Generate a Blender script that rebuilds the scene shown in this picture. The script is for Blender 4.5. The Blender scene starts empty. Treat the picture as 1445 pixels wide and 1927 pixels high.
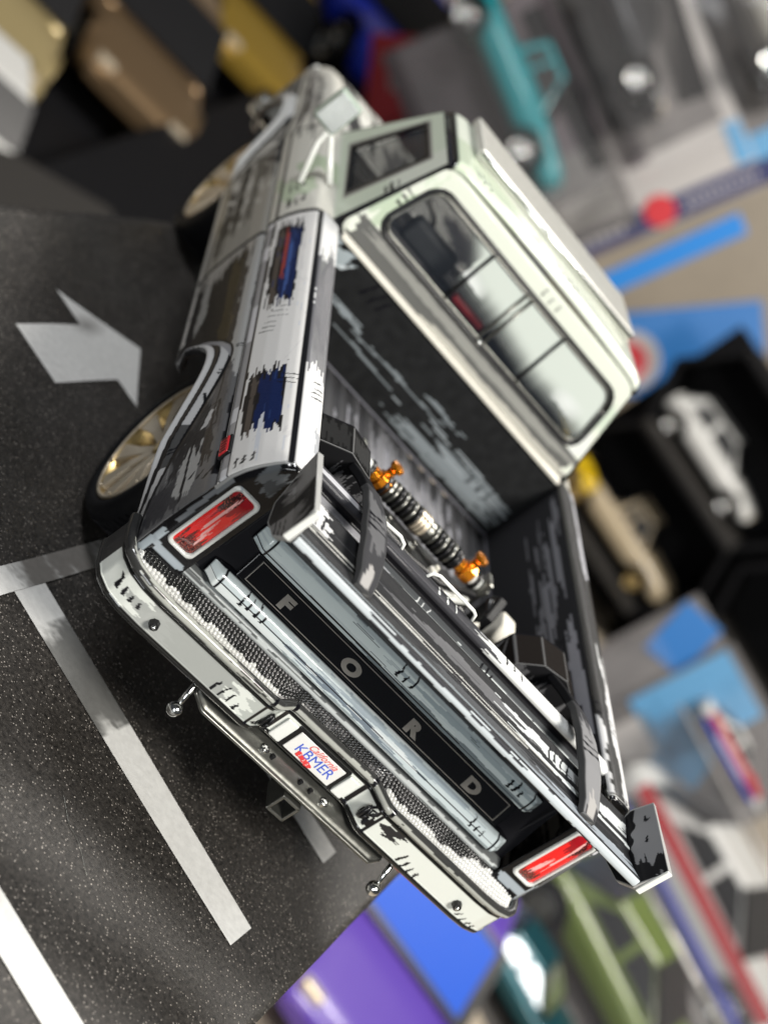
import bpy, bmesh, math, random
import numpy as np
from mathutils import Vector, Matrix

random.seed(4)
SC = bpy.context.scene
COL = SC.collection
PI = math.pi

# ------------------------------------------------------------------ camera
cam_d = bpy.data.cameras.new('camera')
cam = bpy.data.objects.new('camera', cam_d)
COL.objects.link(cam)
cR = Vector((0.63138788, 0.00906183, 0.77541423))
cU = Vector((-0.66701744, 0.51635406, 0.5370905))
cF = Vector((0.39552127, 0.85632725, -0.3320641))
cC = Vector((-2.50710506, -4.17576345, 2.91542962))
cam.matrix_world = Matrix(((cR.x, cU.x, -cF.x, cC.x), (cR.y, cU.y, -cF.y, cC.y), (cR.z, cU.z, -cF.z, cC.z), (0, 0, 0, 1)))
cam_d.sensor_fit = 'VERTICAL'
cam_d.sensor_height = 36.0
cam_d.sensor_width = 27.0
cam_d.lens = 36.0 * 2992.594 / 1927.0
cam_d.clip_start = 0.05
cam_d.clip_end = 500
cam_d.dof.use_dof = True
cam_d.dof.focus_distance = 5.12
cam_d.dof.aperture_fstop = 0.82
cam_d.dof.aperture_blades = 0
SC.camera = cam

# ------------------------------------------------------------------ world and lamps
W = bpy.data.worlds.new('World')
SC.world = W
W.use_nodes = True
bg = W.node_tree.nodes['Background']
bg.inputs[0].default_value = (0.80, 0.86, 0.92, 1)
bg.inputs[1].default_value = 0.06

def area(name, loc, target, size, power, col=(1, 1, 1), size_y=None):
    d = bpy.data.lights.new(name, 'AREA')
    d.energy = power
    d.color = col
    d.size = size
    if size_y:
        d.shape = 'RECTANGLE'
        d.size_y = size_y
    o = bpy.data.objects.new(name, d)
    COL.objects.link(o)
    o.location = loc
    o.rotation_euler = (Vector(target) - Vector(loc)).to_track_quat('-Z', 'Y').to_euler()
    return o

area('key_lamp', (4.0, -9.5, 11.5), (0, 0.6, 0.7), 4.0, 3250, (1.0, 0.965, 0.90))
area('rear_fill_lamp', (-3.5, -13.0, 4.2), (0, 0.2, 0.8), 5.0, 800, (0.95, 0.98, 1.0))  # made-up low fill that brightens the tailgate and bumper
area('left_fill_lamp', (-9.0, 5.0, 15.0), (0, 1.5, 0.8), 4.0, 1700, (0.97, 0.98, 1.0))  # made-up light for the truck's left side; no window known there
area('glint_lamp', (7.0, 13.5, 7.2), (0, 1.2, 0.9), 11.0, 130, (1.0, 0.98, 0.95), 0.6)  # added strip that puts glints on the glossy upper surfaces
area('toys_fill_lamp', (11.0, 11.0, 22.0), (9.0, 27.0, -5.0), 8.0, 10500, (1.0, 0.95, 0.88))  # made-up overhead light aimed to brighten the toys behind

SC.view_settings.view_transform = 'Standard'
SC.view_settings.look = 'None'
SC.view_settings.gamma = 1.0
SC.view_settings.exposure = 0.0
SC.cycles.use_denoising = True
SC.cycles.max_bounces = 8
SC.cycles.sample_clamp_indirect = 6.0

# ------------------------------------------------------------------ materials
def node_mat(name):
    m = bpy.data.materials.new(name)
    m.use_nodes = True
    nt = m.node_tree
    return m, nt, nt.nodes['Principled BSDF']

def grain(nt, p, scale, rough, rvar, bump, dist=0.002):
    tc = nt.nodes.new('ShaderNodeTexCoord')
    nz = nt.nodes.new('ShaderNodeTexNoise')
    nz.inputs['Scale'].default_value = scale
    nz.inputs['Detail'].default_value = 5
    nt.links.new(tc.outputs['Object'], nz.inputs['Vector'])
    mr = nt.nodes.new('ShaderNodeMapRange')
    mr.inputs['To Min'].default_value = max(0.02, rough - rvar)
    mr.inputs['To Max'].default_value = rough + rvar
    nt.links.new(nz.outputs['Fac'], mr.inputs['Value'])
    nt.links.new(mr.outputs['Result'], p.inputs['Roughness'])
    if bump:
        b = nt.nodes.new('ShaderNodeBump')
        b.inputs['Strength'].default_value = bump
        b.inputs['Distance'].default_value = dist
        nt.links.new(nz.outputs['Fac'], b.inputs['Height'])
        nt.links.new(b.outputs['Normal'], p.inputs['Normal'])
    return tc, nz

def simple(name, col, rough=0.4, metal=0.0, coat=0.0, scale=30, rvar=0.08, bump=0.15, var=0.12, spec=0.5):
    m, nt, p = node_mat(name)
    p.inputs['Metallic'].default_value = metal
    p.inputs['Coat Weight'].default_value = coat
    p.inputs['Coat Roughness'].default_value = 0.06
    p.inputs['Specular IOR Level'].default_value = spec
    tc, nz = grain(nt, p, scale, rough, rvar, bump)
    mx = nt.nodes.new('ShaderNodeMix')
    mx.data_type = 'RGBA'
    mx.inputs['A'].default_value = (col[0] * (1 - var), col[1] * (1 - var), col[2] * (1 - var), 1)
    mx.inputs['B'].default_value = (min(1, col[0] * (1 + var)), min(1, col[1] * (1 + var)), min(1, col[2] * (1 + var)), 1)
    nt.links.new(nz.outputs['Fac'], mx.inputs['Factor'])
    nt.links.new(mx.outputs['Result'], p.inputs['Base Color'])
    return m

def painted(name, rough, coat=0.4, metal=0.0, bump=0.25, scale=60, spec=0.5):
    """brush-painted enamel: hand-painted colours live in the mesh attribute 'paint'"""
    m, nt, p = node_mat(name)
    p.inputs['Metallic'].default_value = metal
    p.inputs['Coat Weight'].default_value = coat
    p.inputs['Coat Roughness'].default_value = 0.04
    p.inputs['Specular IOR Level'].default_value = spec
    tc, nz = grain(nt, p, scale, rough, 0.1, bump, 0.0015)
    at = nt.nodes.new('ShaderNodeAttribute')
    at.attribute_name = 'paint'
    nt.links.new(at.outputs['Color'], p.inputs['Base Color'])
    return m

M_PAINT = painted('brushed_enamel', 0.36, 0.22, spec=0.15)
M_GLOSS = painted('gloss_enamel', 0.18, 0.6, spec=0.2)
M_MATT = painted('matt_enamel', 0.8, 0.0, spec=0.04)
M_SATINP = painted('satin_enamel', 0.55, 0.06, spec=0.08)
M_LENS = painted('lamp_lens', 0.12, 1.0)
M_BLACK = simple('black_plastic', (0.007, 0.007, 0.008), 0.35, coat=0.15, spec=0.35)
M_RUBBER = simple('rubber', (0.005, 0.005, 0.006), 0.6, scale=50, bump=0.5, spec=0.22)
M_CHROME = simple('bright_metal', (0.75, 0.76, 0.74), 0.16, 1.0, scale=20)
M_STEEL = simple('dull_steel', (0.22, 0.22, 0.20), 0.32, 0.9, scale=40, bump=0.3)
M_GOLD = simple('gold_wheel', (0.50, 0.36, 0.15), 0.30, 0.85, scale=40)
M_GOLDF = simple('grey_wheel_edge', (0.58, 0.50, 0.38), 0.34, 0.45, scale=50)
M_ORANGE = simple('orange_anodised', (0.88, 0.24, 0.01), 0.2, 0.8, coat=0.5, var=0.5, scale=14)
M_WHITE = simple('white_enamel', (0.74, 0.75, 0.71), 0.3, coat=0.3, var=0.06)
M_CREAM = simple('cream_enamel', (0.72, 0.69, 0.60), 0.35, coat=0.2, var=0.08)
M_REDM = simple('red_enamel', (0.62, 0.02, 0.03), 0.3, coat=0.3)
M_LETTER = simple('letter_metal', (0.30, 0.28, 0.25), 0.42, 0.4)
M_INK_B = simple('blue_ink', (0.04, 0.10, 0.55), 0.5)
M_INK_R = simple('red_ink', (0.70, 0.05, 0.05), 0.5)

def glass(name, col, rough=0.03, alpha=0.25):
    m, nt, p = node_mat(name)
    p.inputs['Base Color'].default_value = (*col, 1)
    p.inputs['Roughness'].default_value = rough
    p.inputs['Alpha'].default_value = alpha
    p.inputs['Specular IOR Level'].default_value = 0.7
    p.inputs['Coat Weight'].default_value = 0.5
    return m

M_GLASS = glass('clear_glass', (0.05, 0.06, 0.07), 0.04, 0.35)
M_BLISTER = glass('clear_plastic', (0.75, 0.75, 0.78), 0.06, 0.06)

# ------------------------------------------------------------------ mesh helpers
def tag(o, label, cat, group=None, kind=None):
    o['label'] = label
    if cat: o['category'] = cat
    if group: o['group'] = group
    if kind: o['kind'] = kind
    return o

def empty(name, loc=(0, 0, 0), rz=0.0, scale=1.0):
    o = bpy.data.objects.new(name, None)
    COL.objects.link(o)
    o.location = loc
    o.rotation_euler = (0, 0, rz)
    o.scale = (scale,) * 3
    o.empty_display_size = 0.2
    return o

def link(name, me, mat, parent=None):
    o = bpy.data.objects.new(name, me)
    COL.objects.link(o)
    if mat is not None: me.materials.append(mat)
    if parent is not None: o.parent = parent
    return o

def grid(name, P, mat, parent=None, col=None, cu=False, cv=False, thick=0.0, smooth=True, caps=False):
    """P: (nu, nv, 3) points; quads between them; col: (nu, nv, 3) painted colours"""
    nu, nv = P.shape[:2]
    idx = np.arange(nu * nv).reshape(nu, nv)
    a = idx if not cu else np.vstack([idx, idx[:1]])
    a = a if not cv else np.hstack([a, a[:, :1]])
    q = np.stack([a[:-1, :-1], a[1:, :-1], a[1:, 1:], a[:-1, 1:]], -1).reshape(-1, 4)
    faces = q
    me = bpy.data.meshes.new(name)
    nf = len(q)
    me.vertices.add(nu * nv)
    me.vertices.foreach_set('co', np.ascontiguousarray(P, dtype=np.float32).ravel())
    extra = []
    if caps:
        extra = [list(idx[0, ::-1]), list(idx[-1, :])]
    nl = nf * 4 + sum(len(e) for e in extra)
    me.loops.add(nl)
    lv = np.concatenate([q.ravel()] + [np.array(e) for e in extra]).astype(np.int32)
    me.loops.foreach_set('vertex_index', lv)
    me.polygons.add(nf + len(extra))
    ls = np.arange(nf) * 4
    st = nf * 4
    more = []
    for e in extra:
        more.append(st)
        st += len(e)
    me.polygons.foreach_set('loop_start', np.concatenate([ls, np.array(more, dtype=int)]).astype(np.int32))
    sm = np.ones(nf + len(extra), dtype=bool) if smooth else np.zeros(nf + len(extra), dtype=bool)
    if extra: sm[nf:] = False
    me.polygons.foreach_set('use_smooth', sm)
    me.update(calc_edges=True)
    if col is not None:
        at = me.color_attributes.new('paint', 'FLOAT_COLOR', 'POINT')
        c4 = np.ones((nu * nv, 4), dtype=np.float32)
        c4[:, :3] = np.clip(col.reshape(-1, 3), 0, 1)
        at.data.foreach_set('color', c4.ravel())
    me.validate()
    o = link(name, me, mat, parent)
    if thick:
        s = o.modifiers.new('thickness', 'SOLIDIFY')
        s.thickness = thick
        s.offset = 0
    return o

class MB:
    """collects solid shapes into one mesh"""
    def __init__(s):
        s.v = []; s.f = []
    def add(s, vs, fs):
        n = len(s.v)
        s.v += [tuple(v) for v in vs]
        s.f += [tuple(i + n for i in f) for f in fs]
        return s
    def box(s, c, d, rot=None):
        hx, hy, hz = d[0] / 2, d[1] / 2, d[2] / 2
        vs = [Vector((x, y, z)) for z in (-hz, hz) for y in (-hy, hy) for x in (-hx, hx)]
        if rot: vs = [rot @ v for v in vs]
        vs = [v + Vector(c) for v in vs]
        return s.add(vs, [(0, 2, 3, 1), (4, 5, 7, 6), (0, 1, 5, 4), (2, 6, 7, 3), (0, 4, 6, 2), (1, 3, 7, 5)])
    def prism(s, poly, axis, a0, a1):
        """polygon in the two other axes, extruded along axis (0, 1 or 2)"""
        def pt(p, a):
            return {0: (a, p[0], p[1]), 1: (p[0], a, p[1]), 2: (p[0], p[1], a)}[axis]
        n = len(poly)
        vs = [pt(p, a0) for p in poly] + [pt(p, a1) for p in poly]
        fs = [tuple(range(n))[::-1], tuple(range(n, 2 * n))] + [(i, (i + 1) % n, (i + 1) % n + n, i + n) for i in range(n)]
        return s.add(vs, fs)
    def tube(s, pts, r, n=10):
        pts = [Vector(p) for p in pts]
        rs = r if isinstance(r, (list, tuple)) else [r] * len(pts)
        vs = []; fs = []
        ref = None
        for i, p in enumerate(pts):
            t = (pts[min(i + 1, len(pts) - 1)] - pts[max(i - 1, 0)]).normalized()
            if ref is None:
                ref = t.orthogonal().normalized()
            ref = (ref - t * ref.dot(t)).normalized()
            b = t.cross(ref)
            for k in range(n):
                a = 2 * PI * k / n
                vs.append(p + (ref * math.cos(a) + b * math.sin(a)) * rs[i])
        for i in range(len(pts) - 1):
            for k in range(n):
                fs.append((i * n + k, i * n + (k + 1) % n, (i + 1) * n + (k + 1) % n, (i + 1) * n + k))
        fs.append(tuple(range(n))[::-1])
        fs.append(tuple(range((len(pts) - 1) * n, len(pts) * n)))
        return s.add(vs, fs)
    def lathe(s, prof, axis, c, n=32, closed=True):
        """prof: (along, radius) pairs turned about an axis through c"""
        vs = []; fs = []
        m = len(prof)
        for k in range(n):
            a = 2 * PI * k / n
            ca, sa = math.cos(a), math.sin(a)
            for (h, r) in prof:
                p = {0: (h, r * ca, r * sa), 1: (r * ca, h, r * sa), 2: (r * ca, r * sa, h)}[axis]
                vs.append((p[0] + c[0], p[1] + c[1], p[2] + c[2]))
        mm = m if closed else m - 1
        for k in range(n):
            for i in range(mm):
                j = (i + 1) % m
                k2 = (k + 1) % n
                fs.append((k * m + i, k2 * m + i, k2 * m + j, k * m + j))
        return s.add(vs, fs)
    def sphere(s, c, r, n=14):
        prof = [(-r * math.cos(PI * i / n), max(1e-4, r * math.sin(PI * i / n))) for i in range(n + 1)]
        return s.lathe(prof, 2, c, 18, closed=False)
    def build(s, name, mat, parent=None, bevel=0.0, smooth=False, seg=2):
        me = bpy.data.meshes.new(name)
        me.from_pydata(s.v, [], s.f)
        bm = bmesh.new()
        bm.from_mesh(me)
        bmesh.ops.recalc_face_normals(bm, faces=bm.faces)
        bm.to_mesh(me)
        bm.free()
        o = link(name, me, mat, parent)
        if smooth:
            for p in me.polygons: p.use_smooth = True
        if bevel:
            b = o.modifiers.new('bevel', 'BEVEL')
            b.width = bevel
            b.segments = seg
            b.limit_method = 'ANGLE'
            b.angle_limit = math.radians(35)
        return o

def text(name, body, size, mat, parent, loc, xdir, ydir, sx=1.0, shear=0.0, extrude=0.002, weight=0.0, space=1.0):
    c = bpy.data.curves.new(name, 'FONT')
    c.body = body
    c.size = size
    c.align_x = 'CENTER'
    c.align_y = 'CENTER'
    c.extrude = extrude
    c.offset = weight
    c.shear = shear
    c.space_character = space
    c.materials.append(mat)
    o = bpy.data.objects.new(name, c)
    COL.objects.link(o)
    X = Vector(xdir).normalized()
    Y = Vector(ydir).normalized()
    Z = X.cross(Y)
    m = Matrix(((X.x * sx, Y.x, Z.x, loc[0]), (X.y * sx, Y.y, Z.y, loc[1]), (X.z * sx, Y.z, Z.z, loc[2]), (0, 0, 0, 1)))
    o.matrix_world = m
    bpy.context.view_layer.update()
    me = bpy.data.meshes.new_from_object(o.evaluated_get(bpy.context.evaluated_depsgraph_get()))
    me.transform(m)
    bpy.data.objects.remove(o)
    bpy.data.curves.remove(c)
    return link(name, me, None, parent)

# ------------------------------------------------------------------ hand-painting helpers (real paint colours, in the mesh attribute)
BLK = np.array((0.006, 0.006, 0.008))
WHT = np.array((0.74, 0.75, 0.72))
COOL = np.array((0.56, 0.64, 0.66))
GRY = np.array((0.20, 0.20, 0.205))
LIL = np.array((0.30, 0.30, 0.33))
DGR = np.array((0.045, 0.046, 0.05))
NAVY = np.array((0.006, 0.016, 0.075))

def hash1(i, seed):
    x = np.sin(i * 127.1 + seed * 311.7) * 43758.5453
    return x - np.floor(x)

def vn(x, seed=0):
    i = np.floor(x)
    f = x - i
    f = f * f * (3 - 2 * f)
    return (hash1(i, seed) * (1 - f) + hash1(i + 1, seed) * f) * 2 - 1

def vn2(x, y, seed=0):
    i = np.floor(x); j = np.floor(y)
    f = x - i; g = y - j
    f = f * f * (3 - 2 * f); g = g * g * (3 - 2 * g)
    h = lambda a, b: hash1(a + b * 57.31, seed)
    return ((h(i, j) * (1 - f) + h(i + 1, j) * f) * (1 - g) + (h(i, j + 1) * (1 - f) + h(i + 1, j + 1) * f) * g) * 2 - 1

_seed = [10]
def ns():
    _seed[0] += 7
    return _seed[0]

def base(shape, col):
    return np.ones(shape + (3,)) * np.asarray(col)

def patch(C, A, B, a0, a1, b0, b1, col, ja=0.03, jb=0.006, f=70, op=1.0):
    """brush patch: strokes run along A; ragged ends, slightly wavy flanks"""
    s = ns()
    n0 = ja * (0.7 * vn(B * f, s) + 0.6 * vn(B * f * 3.1, s + 1))
    n1 = ja * (0.7 * vn(B * f, s + 2) + 0.6 * vn(B * f * 3.1, s + 3))
    e0 = jb * (vn(A * 9, s + 4) + 0.5 * vn(A * 31, s + 5))
    e1 = jb * (vn(A * 9, s + 6) + 0.5 * vn(A * 31, s + 7))
    m = (A > a0 + n0) & (A < a1 + n1) & (B > b0 + e0) & (B < b1 + e1)
    C[m] = C[m] * (1 - op) + np.asarray(col) * op
    return m

def dry(C, A, B, a0, a1, b0, b1, col, dens=0.45, f=160, ja=0.05):
    """dry-brush streaks along A, thinning out to both ends"""
    s = ns()
    t = np.clip((A - a0) / (a1 - a0), 0, 1)
    k = vn(B * f, s) * 0.6 + vn(B * f * 2.3, s + 1) * 0.4 + 0.35 * vn(A * 14 + B * f * 0.3, s + 2)
    thr = 1 - 2 * dens * np.sin(PI * t) ** 0.6
    n0 = ja * vn(B * f * 0.5, s + 3)
    m = (A > a0 + n0) & (A < a1 + n0) & (B > b0) & (B < b1) & (k > thr)
    C[m] = np.asarray(col)
    return m

def line(C, A, B, p, q, w, col=BLK, wob=0.3):
    """one tapered, slightly wobbly brush stroke from p to q"""
    s = ns()
    d = np.array(q, float) - np.array(p, float)
    L = np.hypot(*d)
    d /= L
    u = (A - p[0]) * d[0] + (B - p[1]) * d[1]
    v = -(A - p[0]) * d[1] + (B - p[1]) * d[0]
    t = np.clip(u / L, 0, 1)
    v = v - wob * w * vn(t * 5, s)
    ww = w * 0.5 * (0.55 + 0.45 * vn(t * 7, s + 1) * 0.4 + 0.45 * (1 - t))
    m = (u > 0) & (u < L) & (np.abs(v) < ww)
    C[m] = np.asarray(col)

def hatch(C, A, B, a, b, n=3, step=(0.02, 0), d=(0.0, 0.06), w=0.008, col=BLK):
    """comic-book group of short parallel strokes"""
    for i in range(n):
        k = (0.75 + 0.5 * random.random()) * (1 - 0.13 * i)
        p = (a + step[0] * i + d[0] * 0.12 * random.random(), b + step[1] * i + d[1] * 0.15 * random.random())
        line(C, A, B, p, (p[0] + d[0] * k, p[1] + d[1] * k), w * (0.8 + 0.5 * random.random()), col)

def interp(pts, x):
    pts = np.array(pts, float)
    return np.interp(x, pts[:, 0], pts[:, 1])

def resample(pts, n):
    P = np.array(pts, float)
    d = np.r_[0, np.cumsum(np.linalg.norm(np.diff(P, axis=0), axis=1))]
    t = np.linspace(0, d[-1], n)
    return np.stack([np.interp(t, d, P[:, k]) for k in range(P.shape[1])], 1)

def smooth_closed(pts, n):
    P = np.array(list(pts) + [pts[0]], float)
    return resample(P, n + 1)[:-1]

def rrect(x0, x1, z0, z1, r, n=8):
    out = []
    for (cx, cz, a0) in ((x1 - r, z1 - r, 0), (x0 + r, z1 - r, PI / 2), (x0 + r, z0 + r, PI), (x1 - r, z0 + r, 3 * PI / 2)):
        for i in range(n + 1):
            a = a0 + PI / 2 * i / n
            out.append((cx + r * math.cos(a), cz + r * math.sin(a)))
    return out

# ================================================================== SETTING
def speckle_card():
    m, nt, p = node_mat('printed_asphalt')
    tc = nt.nodes.new('ShaderNodeTexCoord')
    n1 = nt.nodes.new('ShaderNodeTexNoise'); n1.inputs['Scale'].default_value = 55; n1.inputs['Detail'].default_value = 8; n1.inputs['Roughness'].default_value = 0.75
    n2 = nt.nodes.new('ShaderNodeTexNoise'); n2.inputs['Scale'].default_value = 1.6; n2.inputs['Detail'].default_value = 4
    v1 = nt.nodes.new('ShaderNodeTexVoronoi'); v1.inputs['Scale'].default_value = 92; v1.inputs['Randomness'].default_value = 1.0
    for n in (n1, n2, v1): nt.links.new(tc.outputs['Object'], n.inputs['Vector'])
    r1 = nt.nodes.new('ShaderNodeValToRGB')
    r1.color_ramp.elements[0].position = 0.36; r1.color_ramp.elements[0].color = (0.007, 0.0065, 0.006, 1)
    r1.color_ramp.elements[1].position = 0.70; r1.color_ramp.elements[1].color = (0.060, 0.054, 0.048, 1)
    nt.links.new(n1.outputs['Fac'], r1.inputs['Fac'])
    # pale grit: only some cells carry a grain
    lt = nt.nodes.new('ShaderNodeMath'); lt.operation = 'LESS_THAN'; lt.inputs[1].default_value = 0.26
    nt.links.new(v1.outputs['Distance'], lt.inputs[0])
    sep = nt.nodes.new('ShaderNodeSeparateColor'); nt.links.new(v1.outputs['Color'], sep.inputs['Color'])
    gt = nt.nodes.new('ShaderNodeMath'); gt.operation = 'GREATER_THAN'; gt.inputs[1].default_value = 0.50
    nt.links.new(sep.outputs['Red'], gt.inputs[0])
    mu = nt.nodes.new('ShaderNodeMath'); mu.operation = 'MULTIPLY'
    nt.links.new(lt.outputs[0], mu.inputs[0]); nt.links.new(gt.outputs[0], mu.inputs[1])
    mu2 = nt.nodes.new('ShaderNodeMath'); mu2.operation = 'MULTIPLY'
    nt.links.new(mu.outputs[0], mu2.inputs[0]); nt.links.new(sep.outputs['Green'], mu2.inputs[1])
    mx = nt.nodes.new('ShaderNodeMix'); mx.data_type = 'RGBA'
    nt.links.new(mu2.outputs[0], mx.inputs['Factor'])
    nt.links.new(r1.outputs['Color'], mx.inputs['A'])
    mx.inputs['B'].default_value = (0.42, 0.38, 0.34, 1)
    nt.links.new(mx.outputs['Result'], p.inputs['Base Color'])
    mr = nt.nodes.new('ShaderNodeMapRange'); mr.inputs['From Min'].default_value = 0.3; mr.inputs['From Max'].default_value = 0.7
    mr.inputs['To Min'].default_value = 0.30; mr.inputs['To Max'].default_value = 0.55
    nt.links.new(n2.outputs['Fac'], mr.inputs['Value']); nt.links.new(mr.outputs['Result'], p.inputs['Roughness'])
    p.inputs['Specular IOR Level'].default_value = 0.55
    ad = nt.nodes.new('ShaderNodeMath'); ad.operation = 'ADD'
    nt.links.new(n1.outputs['Fac'], ad.inputs[0]); nt.links.new(mu2.outputs[0], ad.inputs[1])
    b = nt.nodes.new('ShaderNodeBump'); b.inputs['Strength'].default_value = 0.55; b.inputs['Distance'].default_value = 0.006
    nt.links.new(ad.outputs[0], b.inputs['Height']); nt.links.new(b.outputs['Normal'], p.inputs['Normal'])
    return m

M_CARD = speckle_card()
M_TABLE = simple('beige_table', (0.42, 0.36, 0.28), 0.45, scale=3)
M_WALL = simple('beige_wall', (0.50, 0.44, 0.36), 0.6, scale=2)

TZ = -6.0
me = MB().box((10, 24, TZ - 0.4), (120, 110, 0.8)).build('tabletop', M_TABLE, bevel=0.05)
tag(me, 'beige tabletop under the toy cars behind the pickup', 'tabletop', kind='structure')
hw = Vector((0.42, 0.907, 0)).normalized()
wc = Vector((-2.5, -4.2, 0)) + hw * 52
rt = Matrix.Rotation(math.atan2(hw.y, hw.x), 3, 'Z')
wl = MB().box((wc.x, wc.y, -1.5), (0.6, 120, 12), rt).build('wall', M_WALL)
tag(wl, 'plain beige wall behind the table of toys', 'wall', kind='structure')

# printed road card: n runs across, v along the stalls
vN = Vector((0.8660254, -0.5, 0))
vV = Vector((0.5, 0.8660254, 0))
def cardpt(n, v, z=0.0):
    p = vN * n + vV * v
    return (p.x, p.y, z)

cardO = empty('road_card', cardpt(-1.0, 1.0, -0.035))
tag(cardO, 'dark speckled card printed with road arrow and white stall lines under the pickup', 'card')
def local(pts): 
    b = Vector(cardpt(-1.0, 1.0, -0.035))
    return [tuple(Vector(p) - b) for p in pts]

def wave(n, v): return 0.0022 * np.sin(v * 6.1 + n * 2.2) + 0.0016 * np.sin(v * 11.3 - n * 3.1 + 1)
nu, nv_ = 90, 150
nn = np.linspace(-2.722, 0.634, nu)[:, None] * np.ones((1, nv_))
vv = np.linspace(-2.6, 3.62, nv_)[None, :] * np.ones((nu, 1))
bend = 0.0 + 0.05 * np.clip((-1.9 - nn) / 0.9, 0, 1) ** 2 * np.clip((vv - 0.5) / 2, 0, 1) - 0.03 * np.clip((-0.9 - vv) / 1.5, 0, 1) ** 2 + wave(nn, vv)
P = np.stack([vN.x * nn + vV.x * vv, vN.y * nn + vV.y * vv, bend], -1)
b0 = np.array(cardpt(-1.0, 1.0, -0.035))
sheet = grid('sheet', P - b0 - np.array((0, 0, 0.0125)), M_CARD, cardO, thick=0.024)
def card_z(n, v):
    return 0.05 * np.clip((-1.9 - n) / 0.9, 0, 1) ** 2 * np.clip((v - 0.5) / 2, 0, 1) - 0.03 * np.clip((-0.9 - v) / 1.5, 0, 1) ** 2 + wave(n, v)

def print_mat():
    m, nt, p = node_mat('worn_white_print')
    at = nt.nodes.new('ShaderNodeAttribute'); at.attribute_name = 'paint'
    tc = nt.nodes.new('ShaderNodeTexCoord')
    n1 = nt.nodes.new('ShaderNodeTexNoise'); n1.inputs['Scale'].default_value = 40; n1.inputs['Detail'].default_value = 8
    nt.links.new(tc.outputs['Object'], n1.inputs['Vector'])
    r = nt.nodes.new('ShaderNodeMapRange'); r.inputs['To Min'].default_value = 0.72; r.inputs['To Max'].default_value = 1.05
    nt.links.new(n1.outputs['Fac'], r.inputs['Value'])
    mx = nt.nodes.new('ShaderNodeMix'); mx.data_type = 'RGBA'; mx.blend_type = 'MULTIPLY'; mx.inputs['Factor'].default_value = 1
    nt.links.new(at.outputs['Color'], mx.inputs['A']); nt.links.new(r.outputs['Result'], mx.inputs['B'])
    nt.links.new(mx.outputs['Result'], p.inputs['Base Color'])
    p.inputs['Roughness'].default_value = 0.5
    b = nt.nodes.new('ShaderNodeBump'); b.inputs['Strength'].default_value = 0.3; b.inputs['Distance'].default_value = 0.003
    nt.links.new(n1.outputs['Fac'], b.inputs['Height']); nt.links.new(b.outputs['Normal'], p.inputs['Normal'])
    return m
M_PRINT = print_mat()
PW = np.array((0.69, 0.685, 0.66))

def flat_print(name, corners, z, paint=None, res=0.012):
    """quad in card coordinates (n, v), corners in order"""
    c = np.array(corners, float)
    n1 = max(3, int(np.linalg.norm(c[1] - c[0]) / res)); n2 = max(3, int(np.linalg.norm(c[3] - c[0]) / res))
    s = np.linspace(0, 1, n1)[:, None, None]; t = np.linspace(0, 1, n2)[None, :, None]
    Q = c[0] * (1 - s) * (1 - t) + c[1] * s * (1 - t) + c[2] * s * t + c[3] * (1 - s) * t
    N, V = Q[..., 0], Q[..., 1]
    Cc = base(N.shape, PW)
    if paint: paint(Cc, N, V)
    P = np.stack([vN.x * N + vV.x * V, vN.y * N + vV.y * V, card_z(N, V) + z], -1)
    return grid(name, P - b0, M_PRINT, cardO, Cc)

def dirt(C, N, V, n0, n1, v0, v1, col, dens):
    s = ns()
    k = 0.6 * vn2(N * 7, V * 16, s) + 0.25 * vn2(N * 75, V * 75, s + 1)
    d = np.clip(1 - np.maximum(np.abs((N - (n0 + n1) / 2) / (n1 - n0) * 2), np.abs((V - (v0 + v1) / 2) / (v1 - v0) * 2)), 0, 1)
    w = 0.85 * np.clip((k + dens * 2 - 1) * 1.3 + d * 1.6 - 0.6, 0, 1)[..., None] * (d > 0)[..., None]
    C[:] = C * (1 - w) + np.asarray(col) * w

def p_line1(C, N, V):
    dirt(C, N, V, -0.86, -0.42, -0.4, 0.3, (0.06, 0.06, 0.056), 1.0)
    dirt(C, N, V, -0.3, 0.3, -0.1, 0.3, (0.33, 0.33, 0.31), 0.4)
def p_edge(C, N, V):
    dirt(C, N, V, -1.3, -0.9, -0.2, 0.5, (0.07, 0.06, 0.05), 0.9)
def p_arrow(C, N, V):
    w = np.clip(1 - np.hypot((N + 2.09) / 0.07, (V - 1.42) / 0.17), 0, 1)[..., None] * 0.75
    C[:] = C * (1 - w) + np.array((0.14, 0.13, 0.12)) * w
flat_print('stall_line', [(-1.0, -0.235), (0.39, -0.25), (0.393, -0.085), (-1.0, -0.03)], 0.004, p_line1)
flat_print('stall_line', [(-1.0, 0.60), (0.392, 0.60), (0.392, 0.735), (-1.0, 0.735)], 0.004)
flat_print('stall_line', [(-2.6, -1.25), (0.634, -1.252), (0.634, -1.107), (-2.6, -1.106)], 0.004)
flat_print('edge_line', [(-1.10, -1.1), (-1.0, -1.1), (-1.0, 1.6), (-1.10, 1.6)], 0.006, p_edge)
flat_print('arrow_shaft', [(-2.10, 0.838), (-1.806, 0.852), (-1.802, 1.388), (-2.092, 1.357)], 0.004, p_arrow)
flat_print('arrow_head', [(-2.282, 1.340), (-1.655, 1.395), (-1.954, 1.762), (-1.956, 1.760)], 0.0042, p_arrow)
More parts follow.
